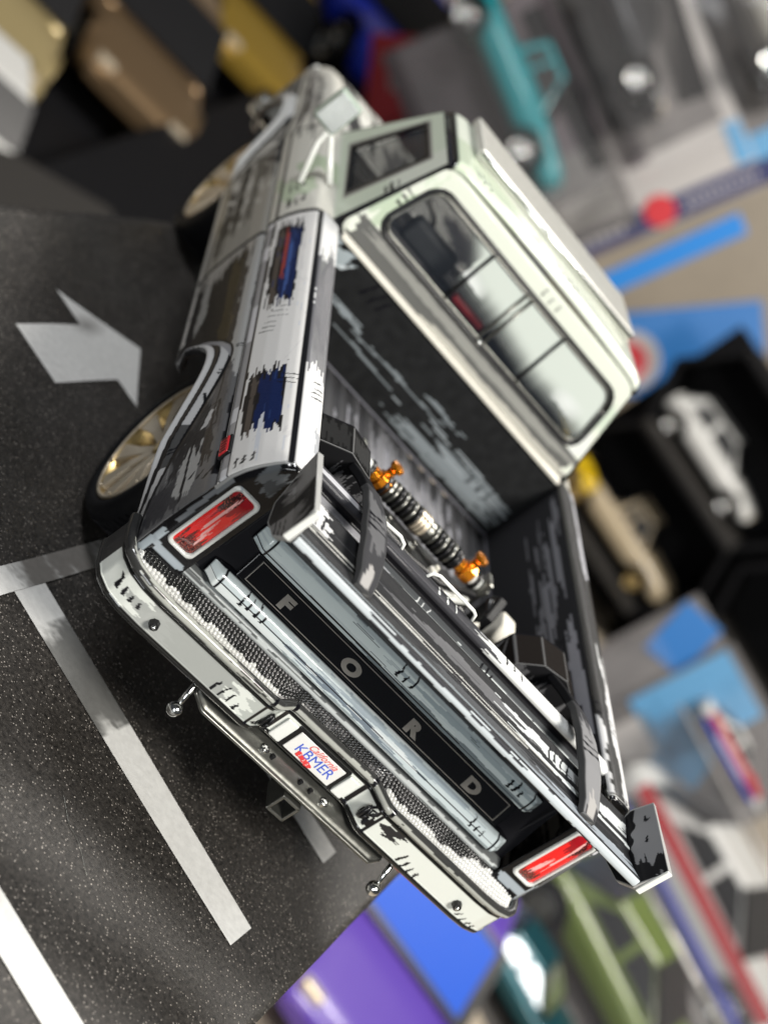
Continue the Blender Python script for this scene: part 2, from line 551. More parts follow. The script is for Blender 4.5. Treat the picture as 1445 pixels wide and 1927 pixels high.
# a loose fibre lying on the card
fb = []
for i in range(14):
    t = i / 13
    n_, v_ = -0.02 + 0.03 * math.sin(t * 5), -0.55 - 0.42 * t
    fb.append(cardpt(-0.33 + 0.26 * t + 0.012 * math.sin(t * 7), -0.62 - 0.10 * t + 0.012 * math.cos(t * 9), 0.006 - 0.03 * max(0, (-0.9 + 0.62 + 0.1 * t) / 1.5) ** 2))
fo = MB().tube(fb, 0.0009, 5).build('fibre', M_STEEL, smooth=True)
tag(fo, 'thin grey fibre lying on the speckled card', 'fibre')

# black box that carries the card
poly = [cardpt(n, v)[:2] for (n, v) in ((-2.55, -2.4), (0.52, -2.4), (0.52, 3.4), (-2.55, 3.4))]
bx = MB().prism(poly, 2, TZ, -0.045).build('storage_box', M_BLACK, bevel=0.04)
tag(bx, 'tall black box directly beneath the printed road card', 'box')

# ================================================================== THE PICKUP
T = empty('pickup_truck', (0, 0, 0))
tag(T, 'comic-style black and white painted pickup with rear wing and gold wheels', 'model truck')

ARCH = [(0, .520), (.12, .53), (.22, .548), (.35, .59), (.5, .645), (.65, .71), (.78, .762), (.9, .80), (1.0, .812), (1.08, .80), (1.16, .76), (1.24, .69), (1.30, .62), (1.35, .56), (1.40, .53), (1.5, .512), (2.2, .51), (3.25, .51), (3.38, .53), (3.46, .60), (3.54, .70), (3.66, .80), (3.83, .87), (4.0, .89), (4.19, .87), (4.34, .78), (4.44, .66), (4.50, .57), (4.56, .53), (4.9, .53)]
def zarch(y):
    k = 0.03
    return (interp(ARCH, y - 2 * k) + interp(ARCH, y - k) + interp(ARCH, y) * 2 + interp(ARCH, y + k) + interp(ARCH, y + 2 * k)) / 6
FL = [(.40, .86), (.50, .925), (.56, .958), (.64, .972), (.75, .976), (.86, .974), (.915, .970)]
UP = [(.970, .915), (.966, .930), (.953, .941), (.950, .950), (.953, .960), (.970, .968), (.973, .985), (.969, 1.02), (.958, 1.065), (.940, 1.11), (.918, 1.15), (.903, 1.172), (.893, 1.181), (.888, 1.184), (.884, 1.190), (.876, 1.196), (.84, 1.198), (.80, 1.197), (.787, 1.192), (.782, 1.18)]
IN = [(.782, 1.18), (.780, 1.15), (.775, 1.0), (.770, .77)]

def side_points(y0, y1, res, sgn, nrow=1.0, top=UP, zs=0.0):
    ny = int((y1 - y0) / res) + 1
    y = np.linspace(y0, y1, ny)
    zb = zarch(y)
    n1 = int(0.42 / res); n2 = int(0.46 / res)
    t = np.linspace(0, 1, n1)[None, :]
    Zl = zb[:, None] + (0.915 - zb[:, None]) * t
    Xl = interp(FL, Zl)
    up = resample(top, n2)
    Xu = np.ones((ny, 1)) * up[:, 0][None, :]
    Zu = np.ones((ny, 1)) * up[:, 1][None, :]
    X = np.hstack([Xl, Xu[:, 1:]]); Z = np.hstack([Zl, Zu[:, 1:]])
    Y = y[:, None] * np.ones((1, X.shape[1]))
    # flared arch lip
    near = np.clip((zarch(Y) - 0.56) / 0.10, 0, 1)
    d = Z - zarch(Y)
    lip = 0.045 * np.exp(-(d / 0.045) ** 2) + 0.016 * np.exp(-((d - 0.062) / 0.022) ** 2)
    X = X + near * lip
    # bottom edge turns under
    X = X - 0.03 * np.clip(1 - d / 0.02, 0, 1) ** 2
    return X, Y, Z

def paint_bedside(X, Y, Z, left=True):
    C = base(Y.shape, (0.64, 0.63, 0.60))
    S = np.cumsum(np.hypot(np.diff(X, axis=1, prepend=X[:, :1]), np.diff(Z, axis=1, prepend=Z[:, :1])), axis=1)
    d = Z - zarch(Y)
    upper = Z > 0.955
    # ---- lower flank
    low = ~upper
    Cl = base(Y.shape, (0.115, 0.115, 0.117))
    patch(Cl, Y, Z, 0.95, 2.3, 0.55, 0.90, (0.010, 0.010, 0.010), 0.10, 0.02, 45)
    patch(Cl, Y, Z, 1.15, 2.0, 0.80, 0.865, (0.045, 0.036, 0.018), 0.16, 0.01, 90)
    patch(Cl, Y, Z, 1.5, 2.05, 0.64, 0.69, (0.26, 0.26, 0.25), 0.14, 0.01, 120)
    patch(Cl, Y, Z, 2.0, 2.4, 0.55, 0.96, (0.30, 0.29, 0.27), 0.12, 0.02, 40)
    patch(Cl, Y, Z, 0.85, 2.4, 0.895, 0.945, (0.34, 0.34, 0.33), 0.10, 0.012, 90)
    patch(Cl, Y, Z, 0.26, 0.70, 0.72, 0.90, (0.014, 0.014, 0.016), 0.06, 0.012, 60)
    patch(Cl, Y, Z, 0.45, 0.95, 0.86, 0.92, (0.07, 0.07, 0.075), 0.06, 0.01, 60)
    patch(Cl, Y, Z, 0.03, 0.24, 0.64, 0.80, (0.035, 0.035, 0.04), 0.05, 0.02, 60)
    patch(Cl, Y, Z, 0.10, 0.36, 0.775, 0.85, (0.36, 0.36, 0.35), 0.05, 0.012, 55)
    dry(Cl, Y, Z, 0.15, 0.7, 0.66, 0.90, (0.38, 0.38, 0.37), 0.10, 120)
    dry(Cl, Y, Z, 1.3, 2.1, 0.62, 0.90, (0.10, 0.09, 0.08), 0.08, 140)
    # white arch lip bands with black outlines
    near = zarch(Y) > 0.555
    nearR = near | (Y < 0.36)
    Cl[nearR & (d < 0.105)] = BLK
    Cl[nearR & (d > 0.014) & (d < 0.036)] = (0.50, 0.50, 0.50)
    m = nearR & (d > 0.062) & (d < 0.086)
    Cl[m] = np.where((vn(Y * 9, 3) > -0.5)[..., None], np.array((0.40, 0.40, 0.40)), np.array((0.06, 0.06, 0.06)))[m]
    m = nearR & (d > 0.012) & (d < 0.094) & (vn(Y * 6 + d * 20, 5) > 0.45)
    Cl[m] = (0.22, 0.22, 0.23)
    rock = (~near) & (Y > 1.5)
    Cl[rock & (d < 0.075)] = (0.62, 0.61, 0.58)
    Cl[rock & (d > 0.075) & (d < 0.087)] = BLK
    Cl[rock & (d > 0.035) & (d < 0.041)] = (0.1, 0.1, 0.1)
    for (yy, zz) in ((0.86, 0.86), (1.03, 0.915), (0.45, 0.675), (1.75, 0.56), (2.0, 0.56)):
        hatch(Cl, Y, Z, yy, zz, 2, (0.018, 0), (0.02, 0.06), 0.008)
    # fuel door outline
    for (p, q) in (((0.45, 0.815), (0.62, 0.815)), ((0.62, 0.815), (0.645, 0.895)), ((0.645, 0.895), (0.47, 0.90)), ((0.47, 0.90), (0.45, 0.815))):
        line(Cl, Y, Z, p, q, 0.012)
    line(Cl, Y, Z, (0.49, 0.85), (0.6, 0.87), 0.03, (0.5, 0.5, 0.5))
    hatch(Cl, Y, Z, 0.10, 0.89, 3, (0.03, -0.03), (0.05, 0.035), 0.014)
    for (ya, yb, zz) in ((0.05, 0.75, 0.80), (0.1, 0.9, 0.93), (0.2, 0.9, 0.87), (1.2, 2.1, 0.885), (1.3, 2.1, 0.62)): line(Cl, Y, Z, (ya, zz), (yb, zz + 0.02), 0.014)
    C[low] = Cl[low]
    # ---- upper band
    Cu = base(Y.shape, (0.70, 0.69, 0.67))
    dry(Cu, Y, S, -0.1, 2.3, 0, 2, (0.63, 0.62, 0.61), 0.2, 60)
    dry(Cu, Y, Z, 0.05, 2.1, 1.13, 1.19, (0.60, 0.62, 0.66), 0.15, 120)
    for (a0, a1, b0, b1, jj) in ((0.25, 0.66, 1.025, 1.150, 0.07), (1.25, 2.02, 1.03, 1.135, 0.11)):
        patch(Cu, Y, Z, a0, a1, b0, b1, (0.012, 0.011, 0.012), jj, 0.005, 150)
        patch(Cu, Y, Z, a0 + 0.01, a1 - 0.03, b0 + 0.015, b0 + 0.035, (0.085, 0.07, 0.06), jj, 0.004, 150)
        patch(Cu, Y, Z, a0 - 0.01, a1 - 0.05, b0 + 0.045, b1 - 0.004, NAVY, jj, 0.006, 150)
        dry(Cu, Y, Z, a0, a1, b0 + 0.02, b1, (0.015, 0.035, 0.12), 0.16, 130)
    patch(Cu, Y, Z, 1.42, 1.98, 1.075, 1.088, (0.30, 0.05, 0.045), 0.10, 0.002, 75)
    patch(Cu, Y, Z, 1.30, 1.80, 1.095, 1.108, (0.05, 0.10, 0.30), 0.10, 0.002, 75)
    patch(Cu, Y, Z, 0.02, 0.36, 1.085, 1.10, (0.6, 0.62, 0.66), 0.08, 0.004)
    hatch(Cu, Y, Z, 0.015, 1.00, 4, (0.006, 0.028), (0.075, 0.005), 0.012)
    hatch(Cu, Y, Z, 0.55, 1.12, 3, (0.03, 0.004), (-0.03, 0.075), 0.006)
    hatch(Cu, Y, Z, 1.0, 1.02, 3, (0.035, 0.01), (-0.025, 0.07), 0.006)
    hatch(Cu, Y, Z, 1.12, 1.05, 3, (0.035, 0.01), (-0.03, 0.08), 0.006)
    Cu[(Z < 0.966) | ((Z > 0.972) & (Z < 0.979))] = BLK
    m = (Z >= 0.979) & (Z < 1.006)
    Cu[m] = np.where((vn(Y * 5, 31) > 0.1)[..., None], np.array((0.60, 0.60, 0.62)), np.array((0.30, 0.30, 0.31)))[m]
    Cu[(Z > 1.006 + 0.004 * vn(Y * 8, 33)) & (Z < 1.016 + 0.006 * vn(Y * 6, 34))] = BLK
    C[upper] = Cu[upper]
    # rail top
    rail = (X < 0.893) & upper
    Cr = base(Y.shape, (0.58, 0.58, 0.58))
    patch(Cr, Y, X, 0.72, 1.72, 0.70, 0.885, (0.11, 0.11, 0.12), 0.14, 0.01, 70)
    
    patch(Cr, Y, X, 0.0, 0.3, 0.77, 0.815, (0.32, 0.33, 0.35), 0.06, 0.01, 70)
    hatch(Cr, Y, X, 0.52, 0.80, 4, (0.035, 0), (-0.05, 0.06), 0.008)
    Cr[(X > 0.880) & (Z < 1.196)] = BLK
    C[rail] = Cr[rail]
    m = (X > 0.880 + 0.002 * vn(Y * 12, 41)) & (X < 0.893 + 0.004 * vn(Y * 5, 42)) & (Z > 1.165)
    C[m] = BLK
    return C

for sgn in (-1, 1):
    res = 0.0055 if sgn < 0 else 0.009
    X, Y, Z = side_points(0.0, 2.125, res, sgn)
    C = paint_bedside(X, Y, Z)
    if sgn > 0:
        m = (X < 0.893) & (Z > 1.16)
        Cr = base(Y.shape, (0.035, 0.034, 0.033))
        patch(Cr, Y, X, 0.0, 0.7, 0.845, 0.92, (0.60, 0.60, 0.60), 0.2, 0.01, 70)
        patch(Cr, Y, X, 1.45, 2.2, 0.85, 0.92, (0.42, 0.42, 0.45), 0.2, 0.01, 70)
        patch(Cr, Y, X, 0.0, 0.45, 0.76, 0.80, (0.55, 0.55, 0.55), 0.08, 0.01, 70)
        hatch(Cr, Y, X, 0.42, 0.78, 4, (0.03, 0), (-0.06, 0.1), 0.009)
        C[m] = Cr[m]
    o = grid('bed_side', np.stack([X * sgn, Y, Z], -1), M_PAINT, T, C, thick=0.012)
    if sgn < 0: o['label'] = 'white and navy brushed bed side with grey lower flank'

# red badge on the rear flank
bd = empty('badge'); bd.parent = T
MB().box((-0.981, 0.20, 0.982), (0.012, 0.115, 0.052)).build('badge_rim', M_BLACK, bd, 0.004)
MB().box((-0.985, 0.20, 0.982), (0.012, 0.10, 0.038)).build('badge_plate', M_REDM, bd, 0.004)
for k in range(5):
    MB().box((-0.9915, 0.165 + 0.018 * k, 0.982), (0.002, 0.006, 0.022)).build('badge_mark', M_BLACK, bd)

# ---- inside of the bed
def inner_wall(sgn):
    res = 0.008
    y = np.linspace(0.06, 2.1, int(2.04 / res)); p = resample(IN, int(0.42 / res))
    X = np.ones((len(y), 1)) * p[:, 0][None]; Z = np.ones((len(y), 1)) * p[:, 1][None]; Y = y[:, None] * np.ones((1, len(p)))
    C = base(Y.shape, (0.022, 0.022, 0.024))
    # long pale brush strokes running fore and aft
    for (ya, yb, zz, w, k) in ((1.30, 1.86, 1.125, .030, 1), (1.18, 1.62, 1.085, .026, .9), (1.02, 1.42, 1.055, .026, 1), (0.92, 1.22, 1.02, .024, .8), (0.86, 1.10, .99, .024, .9), (1.75, 2.02, 1.15, .03, .8), (0.55, 1.02, 1.135, .05, 1.4), (0.30, 0.72, 1.15, .04, 1.5), (1.45, 1.9, 1.06, .012, .5)):
        patch(C, Y, Z, ya, yb, zz - w / 2, zz + w / 2, np.array((0.165, 0.165, 0.18)) * k, 0.09, 0.004, 150)
    dry(C, Y, Z, 0.9, 1.9, 0.97, 1.14, (0.12, 0.12, 0.13), 0.18, 130, 0.12)
    hatch(C, Y, Z, 0.9, 1.08, 3, (0.03, 0.0), (0.03, 0.05), 0.008)
    C[Z < 0.783] = (0.24, 0.24, 0.27)
    return grid('bed_wall', np.stack([X * sgn, Y, Z], -1), M_MATT, T, C, thick=0.006)
for sgn in (-1, 1): inner_wall(sgn)

# front bulkhead of the bed
res = 0.007
x = np.linspace(-0.775, 0.775, int(1.55 / res)); z = np.linspace(0.762, 1.19, int(0.43 / res))
X, Z = np.meshgrid(x, z, indexing='ij')
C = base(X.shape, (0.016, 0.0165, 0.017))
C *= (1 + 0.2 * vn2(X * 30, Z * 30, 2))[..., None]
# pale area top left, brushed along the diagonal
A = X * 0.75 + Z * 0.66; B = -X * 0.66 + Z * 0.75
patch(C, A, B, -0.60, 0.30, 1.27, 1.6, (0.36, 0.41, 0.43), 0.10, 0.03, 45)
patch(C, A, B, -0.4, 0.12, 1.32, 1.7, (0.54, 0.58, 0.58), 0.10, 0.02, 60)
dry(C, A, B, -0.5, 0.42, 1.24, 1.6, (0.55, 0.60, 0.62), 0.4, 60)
# pale brush strokes along the bottom right
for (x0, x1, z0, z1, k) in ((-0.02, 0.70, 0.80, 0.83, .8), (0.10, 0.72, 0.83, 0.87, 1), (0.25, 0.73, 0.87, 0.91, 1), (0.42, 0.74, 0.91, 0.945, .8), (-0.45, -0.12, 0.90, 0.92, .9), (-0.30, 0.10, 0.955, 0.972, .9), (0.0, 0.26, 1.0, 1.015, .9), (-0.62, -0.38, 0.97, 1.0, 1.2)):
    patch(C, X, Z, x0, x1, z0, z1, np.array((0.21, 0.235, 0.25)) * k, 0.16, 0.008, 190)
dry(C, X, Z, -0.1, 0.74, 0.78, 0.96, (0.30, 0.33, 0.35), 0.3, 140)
hatch(C, X, Z, 0.50, 0.87, 3, (0.06, 0.0), (0.0, 0.07), 0.014)
hatch(C, X, Z, -0.52, 1.08, 3, (0.05, 0.0), (0.03, 0.10), 0.012)
C[Z < 0.775] = (0.22, 0.22, 0.25)
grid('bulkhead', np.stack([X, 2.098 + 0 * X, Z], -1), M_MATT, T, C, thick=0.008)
MB().box((0, 2.105, 1.200), (1.53, 0.055, 0.022)).build('bulkhead_cap', M_CREAM, T, 0.006)

# floor with pressed ribs
y = np.linspace(0.1, 2.1, 260); x = np.linspace(-0.775, 0.775, 230)
X, Y = np.meshgrid(x, y, indexing='ij')
rib = (np.sin(X * 2 * PI / 0.085) > 0.2)
Z = 0.755 + 0.005 * np.clip(np.sin(X * 2 * PI / 0.085) * 3, -1, 1)
C = base(X.shape, (0.05, 0.05, 0.053))
C[rib] = (0.062, 0.062, 0.065)
patch(C, Y, X, 1.45, 2.02, -0.05, 0.45, (0.17, 0.17, 0.18), 0.2, 0.01, 50)
dry(C, Y, X, 1.3, 2.08, -0.6, 0.7, (0.25, 0.25, 0.27), 0.3, 60)
grid('bed_floor', np.stack([X, Y, Z], -1), M_MATT, T, C, thick=0.008)

# faceted tubs that carry the wing, one against each bed wall
TUB = [(.765, .765), (.765, 1.10), (.735, 1.125), (.61, 1.183), (.50, 1.163), (.425, 1.09), (.405, .765)]
def tub(sgn):
    t = empty('wheel_tub'); t.parent = T
    prof = resample(TUB, 190)
    d = np.r_[0, np.cumsum(np.linalg.norm(np.diff(np.array(TUB), axis=0), axis=1))]
    ys = np.linspace(0.46, 0.64, 76)
    Y = ys[:, None] * np.ones((1, 190)); X = prof[:, 0][None] * np.ones((76, 1)); Z = prof[:, 1][None] * np.ones((76, 1))
    S = np.linspace(0, d[-1], 190)[None] * np.ones((76, 1))
    C = base(X.shape, (0.006, 0.006, 0.006))
    for i, k in enumerate((0.01, 0.012, 0.02, 0.03, 0.50, 0.03)):
        patch(C, Y, S, 0.47, 0.61, d[i] + 0.012, d[i + 1] - 0.010, np.array((1, 1, 1.0)) * k * 0.9, 0.06, 0.004, 90)
    if sgn > 0:
        C[:] = (0.011, 0.009, 0.008)
        pass
        for k in range(4): line(C, Y, S, (0.52 + .01 * k, d[5] + 0.20 - 0.05 * k), (0.63, d[5] + 0.17 - 0.05 * k), 0.010, (0.16, 0.155, 0.155))
        line(C, Y, S, (0.51, d[5] + 0.2), (0.66, d[5] + 0.01), 0.012, (0.17, 0.17, 0.17))
    for i in range(1, 6): C[np.abs(S - d[i]) < 0.004] = (0.12, 0.12, 0.12)
    C[Y > 0.632] = BLK
    grid('tub_shell', np.stack([X * sgn, Y, Z], -1), M_MATT, t, C, thick=0.006, smooth=False)
    cen = np.array((.56, .90))
    rr = np.linspace(0, 1, 60)[:, None, None]
    for nm, yy in (('tub_end', 0.458), ('tub_end', 0.642)):
        Q = cen * (1 - rr) + prof[None] * rr
        Xq, Zq = Q[..., 0], Q[..., 1]
        C = base(Xq.shape, (0.010, 0.010, 0.011))
        patch(C, Zq, Xq, 1.02, 1.09, 0.42, 0.60, (0.09, 0.09, 0.095), 0.05, 0.01, 110)
        patch(C, Zq, Xq, 0.88, 0.93, 0.40, 0.50, (0.11, 0.115, 0.12), 0.05, 0.01, 110)
        dry(C, Zq, Xq, 0.85, 1.13, 0.38, 0.75, (0.12, 0.12, 0.125), 0.33, 110)
        C[rr[..., 0] * np.ones_like(Xq) > 0.985] = (0.16, 0.16, 0.16)
        grid(nm, np.stack([Xq * sgn, yy + 0 * Xq, Zq], -1), M_MATT, t, C, smooth=False, thick=0.004)
for s in (-1, 1): tub(s)

# coil-over unit lying across the bed
sh = empty('shock_absorber'); sh.parent = T
SY, SZ = 1.0, 0.985
def ring(x0, x1, r, name, mat, bev=0.004, n=24, prof=None):
    prof = prof or [(x0, 0.004), (x0, r), (x1, r), (x1, 0.004)]
    return MB().lathe(prof, 0, (0, SY, SZ), n).build(name, mat, sh, bev, smooth=False)
ring(-0.40, 0.42, 0.022, 'rod', M_STEEL)
for k in range(6):
    for x0, sg in ((-0.165, 1), (0.075, 1)):
        xx = x0 + k * 0.026
        MB().lathe([(xx - .011 + .011 * (1 - math.cos(a)), 0.036 + 0.014 * math.sin(a)) for a in np.linspace(0, PI, 7)] + [(xx + .011, .02), (xx - .011, .02)], 0, (0, SY, SZ), 24).build('spring_coil', M_BLACK if (k % 2) else M_STEEL, sh, smooth=True)
ring(-0.035, 0.03, 0.050, 'body_sleeve', M_GOLDF, 0.006)
for xa in (-0.028, -0.012, 0.006): ring(xa - 0.002, xa + 0.002, 0.0515, 'groove', M_BLACK, 0)
ring(0.03, 0.062, 0.044, 'body_collar', M_STEEL, 0.006)
for x0 in (-0.285, 0.235):
    ring(x0, x0 + 0.032, 0.030, 'end_fitting', M_ORANGE, 0.005, 10)
    ring(x0 + 0.034, x0 + 0.082, 0.043, 'clamp', M_ORANGE, 0.007, 8)
    MB().lathe([(SZ + 0.03, 0.004), (SZ + 0.03, 0.018), (SZ + 0.062, 0.020), (SZ + 0.070, 0.031), (SZ + 0.088, 0.031), (SZ + 0.092, 0.004)], 2, (x0 + 0.058, SY + 0.015, 0), 16).build('adjuster_knob', M_ORANGE, sh, 0.003)
for x0 in (-0.385, 0.385):
    m = MB().prism([(SY - 0.07, 0.768), (SY + 0.07, 0.768), (SY + 0.045, SZ + 0.055), (SY - 0.045, SZ + 0.055)], 0, x0 - 0.012, x0 + 0.012).build('bracket', M_STEEL, sh, 0.005)
MB().prism([(0.86, .77), (1.02, .77), (1.02, .93), (0.98, 1.0), (0.9, .99), (0.86, .93)], 0, 0.52, 0.60).build('mount_block', M_CREAM, sh, 0.012)
ring(-0.365, -0.295, 0.030, 'eyelet', M_WHITE, 0.006, 10)
ring(0.325, 0.37, 0.028, 'eyelet', M_WHITE, 0.006, 10)
MB().prism([(0.86, .765), (1.10, .765), (1.08, .90), (0.90, .90)], 0, -0.40, 0.40).build('cradle', M_BLACK, sh, 0.012)
for (xa, ra, ma) in ((-0.215, 0.048, M_BLACK), (-0.188, 0.044, M_STEEL), (0.222, 0.046, M_BLACK), (0.345, 0.040, M_BLACK), (-0.300, 0.038, M_BLACK)):
    ring(xa - 0.008, xa + 0.008, ra, 'lock_ring', ma, 0.003, 20)
for (xa, ya) in ((-0.25, 0.88), (-0.12, 0.875), (0.03, 0.88), (0.17, 0.875), (0.31, 0.88)):
    MB().lathe([(0.89, 0.003), (0.89, 0.022), (0.925, 0.022), (0.93, 0.013), (0.945, 0.012), (0.945, 0.003)], 2, (xa, ya + 0.05, 0), 6).build('hex_fitting', M_STEEL if xa < 0.1 else M_CREAM, sh, 0.003)
for (pts_, r_, m_) in (([(-0.33, 0.92, 0.96), (-0.2, 0.86, 0.93), (0.0, 0.85, 0.91), (0.2, 0.87, 0.92), (0.36, 0.92, 0.97)], 0.013, M_BLACK), ([(-0.30, 1.06, 0.93), (0.0, 1.09, 0.92), (0.33, 1.06, 0.95)], 0.012, M_STEEL), ([(0.40, 0.90, 1.02), (0.44, 0.86, 0.96), (0.43, 0.84, 0.85), (0.38, 0.86, 0.78)], 0.018, M_BLACK), ([(0.30, 0.84, 0.80), (0.36, 0.80, 0.88), (0.42, 0.82, 0.94)], 0.012, M_CREAM)):
    MB().tube(pts_, r_, 8).build('link_rod', m_, sh, smooth=True)
MB().prism([(0.80, .765), (0.93, .765), (0.95, 1.02), (0.90, 1.06), (0.84, .98)], 0, 0.415, 0.46).build('side_bracket', M_BLACK, sh, 0.008)
# hoses and link below it
MB().tube([(0.36, 0.93, 0.93), (0.30, 0.90, 0.90), (0.24, 0.92, 0.87), (0.2, 0.95, 0.80)], 0.018).build('hose', M_WHITE, sh, smooth=True)
MB().tube([(0.37, 0.95, 0.86), (0.30, 0.88, 0.84), (0.15, 0.9, 0.80), (-0.1, 0.92, 0.79)], 0.024).build('hose', M_BLACK, sh, smooth=True)

# ---- rear corner panels with the lamps
def corner(sgn):
    c = empty('rear_corner'); c.parent = T
    out = resample([(0.90, 0.525), (.955, .552)] + [(x_, z_) for (z_, x_) in FL[3:]] + UP[7:], 150)
    t = np.linspace(0, 1, 44)[:, None]
    Xo = out[:, 0][None]; Zo = out[:, 1][None]
    Xi = 0.812; Zi = np.clip(Zo, 0.56, 1.172)
    X = Xo * (1 - t) + Xi * t; Z = Zo * (1 - t) + Zi * t
    Y = 0.004 - 0.022 * np.sin(np.clip(t * 5, 0, 1) * PI / 2) * np.ones_like(Z) + 0.0 * Z
    C = base(X.shape, (0.006, 0.006, 0.007))
    patch(C, Z, X, 1.07, 1.16, 0.84, 0.92, (0.10, 0.108, 0.115), 0.02, 0.006, 90)
    patch(C, Z, X, 1.07, 1.13, 0.85, 0.90, (0.05, 0.055, 0.06), 0.02, 0.01, 60)
    patch(C, Z, X, 0.60, 0.74, 0.948, 0.968, (0.40, 0.45, 0.48), 0.03, 0.003, 60)
    patch(C, X, Z, 0.83, 0.95, 0.665, 0.70, (0.34, 0.38, 0.41), 0.02, 0.005, 60)
    patch(C, Z, X, 0.76, 1.04, 0.950, 0.962, (0.16, 0.17, 0.18), 0.05, 0.003, 60)
    C[(t * np.ones_like(Z) < 0.05) & (Z > 0.95)] = (0.35, 0.35, 0.34)
    grid('corner_panel', np.stack([X * sgn, Y, Z], -1), M_GLOSS, c, C, thick=0.008)
    # lamp: bezel ring, lens
    L = empty('tail_light'); L.parent = T
    n = 96
    outr = np.array(rrect(0.832, 0.941, 0.719, 1.030, 0.022, 11))
    inn = np.array(rrect(0.846, 0.930, 0.735, 1.016, 0.020, 11))
    ring_ = []
    for (q, yy) in ((outr, -0.016), (outr * 0.98 + outr.mean(0) * 0.02, -0.030), (outr * 0.5 + inn * 0.5, -0.034), (inn, -0.030), (inn, -0.016)):
        ring_.append(np.stack([q[:, 0] * sgn, np.full(len(q), yy), q[:, 1]], -1))
    P = np.array(ring_)
    Cb = base(P.shape[:2], (0.66, 0.67, 0.64))
    k = vn(np.arange(P.shape[1])[None] * 0.23 + 0 * P[..., 0], 3)
    Cb[k > 0.35] = (0.42, 0.45, 0.46)
    grid('bezel', P, M_GLOSS, L, Cb, cv=True)
    # lens
    t = np.linspace(0, 1, 60)[:, None, None]
    ii = resample(np.vstack([inn, inn[:1]]), 181)[:-1]
    cen = np.array((0.8875, 0.875))
    # pillow-shaped lens laid out on a straight grid
    xs = np.linspace(0.845, 0.931, 50); zs = np.linspace(0.734, 1.017, 150)
    X, Z = np.meshgrid(xs, zs, indexing='ij')
    u = (X - 0.888) / 0.043; w = (Z - 0.8755) / 0.1415
    Y = -0.0225 - 0.010 * (1 - np.abs(u) ** 4) * (1 - np.abs(w) ** 8)
    C = base(X.shape, (0.78, 0.018, 0.016))
    patch(C, Z, X, 0.93, 1.03, 0.84, 0.935, (0.30, 0.006, 0.012), 0.04, 0.008, 90)
    patch(C, Z, X, 0.94, 1.0, 0.895, 0.935, (0.045, 0.006, 0.008), 0.03, 0.008, 90)
    patch(C, Z, X, 0.735, 0.80, 0.845, 0.915, (0.16, 0.02, 0.016), 0.04, 0.008, 90)
    dry(C, Z, X, 0.75, 1.0, 0.85, 0.925, (0.25, 0.004, 0.008), 0.22, 220)
    sp = vn2(X * 420, Z * 420, 8)
    m = (sp > 0.25) & ((C[..., 0] < 0.25))
    C[m] = (0.02, 0.003, 0.004)
    m = (sp < -0.6) & ((C[..., 0] < 0.25))
    C[m] = (0.45, 0.10, 0.07)
    for (p, q) in (((0.885, 0.93), (0.903, 1.0)), ((0.893, 0.83), (0.899, 0.965)), ((0.878, 0.80), (0.882, 0.87)), ((0.868, 0.78), (0.873, 0.84))):
        xm = (p[0] + q[0]) / 2; patch(C, Z, X, p[1], q[1], xm - 0.0042, xm + 0.0042, (0.82, 0.42, 0.40), 0.03, 0.0015, 260)
    e = (np.abs(u) > 0.93) | (np.abs(w) > 0.975)
    C[e] = (0.05, 0.002, 0.004)
    grid('lens', np.stack([X * sgn, Y, Z], -1), M_LENS, L, C)
    return L
for s in (-1, 1): corner(s)

# ---- tailgate
TG = empty('tailgate'); TG.parent = T
def tg_y(z): return interp([(0.66, 0.0), (0.70, 0.012), (0.78, 0.04), (0.90, 0.075), (1.12, 0.105), (1.2, 0.11)], z)
prof = [(0.03, 0.655), (0.0, 0.66), (-0.006, 0.672), (0.0, 0.686), (0.02, 0.696), (0.035, 0.70), (0.05, 0.77), (0.085, 0.90), (0.098, 0.97), (0.105, 1.06), (0.105, 1.085), (0.088, 1.095), (0.078, 1.115), (0.085, 1.135), (0.10, 1.145), (0.108, 1.155), (0.105, 1.165), (0.10, 1.178), (0.108, 1.19), (0.125, 1.194), (0.165, 1.192), (0.178, 1.18), (0.178, 0.80)]
pp = resample(prof, 240); xs = np.linspace(-0.812, 0.812, 330)
X = xs[:, None] * np.ones((1, 240)); Y = pp[:, 0][None] * np.ones((330, 1)); Z = pp[:, 1][None] * np.ones((330, 1))
C = base(X.shape, (0.010, 0.010, 0.012))
low = (Z < 0.70) & (Y < 0.03)
Cq = base(X.shape, (0.10, 0.105, 0.105))
for (q0, q1, r0, r1) in ((-0.8, 0.15, 0.662, 0.678), (-0.2, 0.8, 0.668, 0.684), (-0.75, -0.2, 0.684, 0.692), (0.2, 0.78, 0.66, 0.667)): patch(Cq, X, Z, q0, q1, r0, r1, (0.48, 0.50, 0.49), 0.12, 0.003, 200)
C[low] = Cq[low]
patch(C, X, Z, -0.80, 0.80, 1.0, 1.05, (0.32, 0.37, 0.40), 0.1, 0.01, 60)
patch(C, X, Z, -0.80, -0.1, 0.985, 1.03, (0.5, 0.56, 0.58), 0.2, 0.012, 60)
lip = (Z > 1.09) & (Z < 1.145) & (Y < 0.12)
Cl = base(X.shape, (0.07, 0.075, 0.08))
patch(Cl, X, Z, -0.15, 0.9, 1.098, 1.135, (0.58, 0.62, 0.62), 0.25, 0.004, 120)
patch(Cl, X, Z, -0.85, -0.3, 1.12, 1.138, (0.30, 0.31, 0.33), 0.2, 0.003, 120)
patch(Cl, X, Z, -0.9, -0.45, 1.08, 1.16, (0.28, 0.28, 0.30), 0.08, 0.01, 60)
dry(Cl, X, Z, -0.5, 0.9, 1.08, 1.15, (0.25, 0.26, 0.27), 0.10, 200)
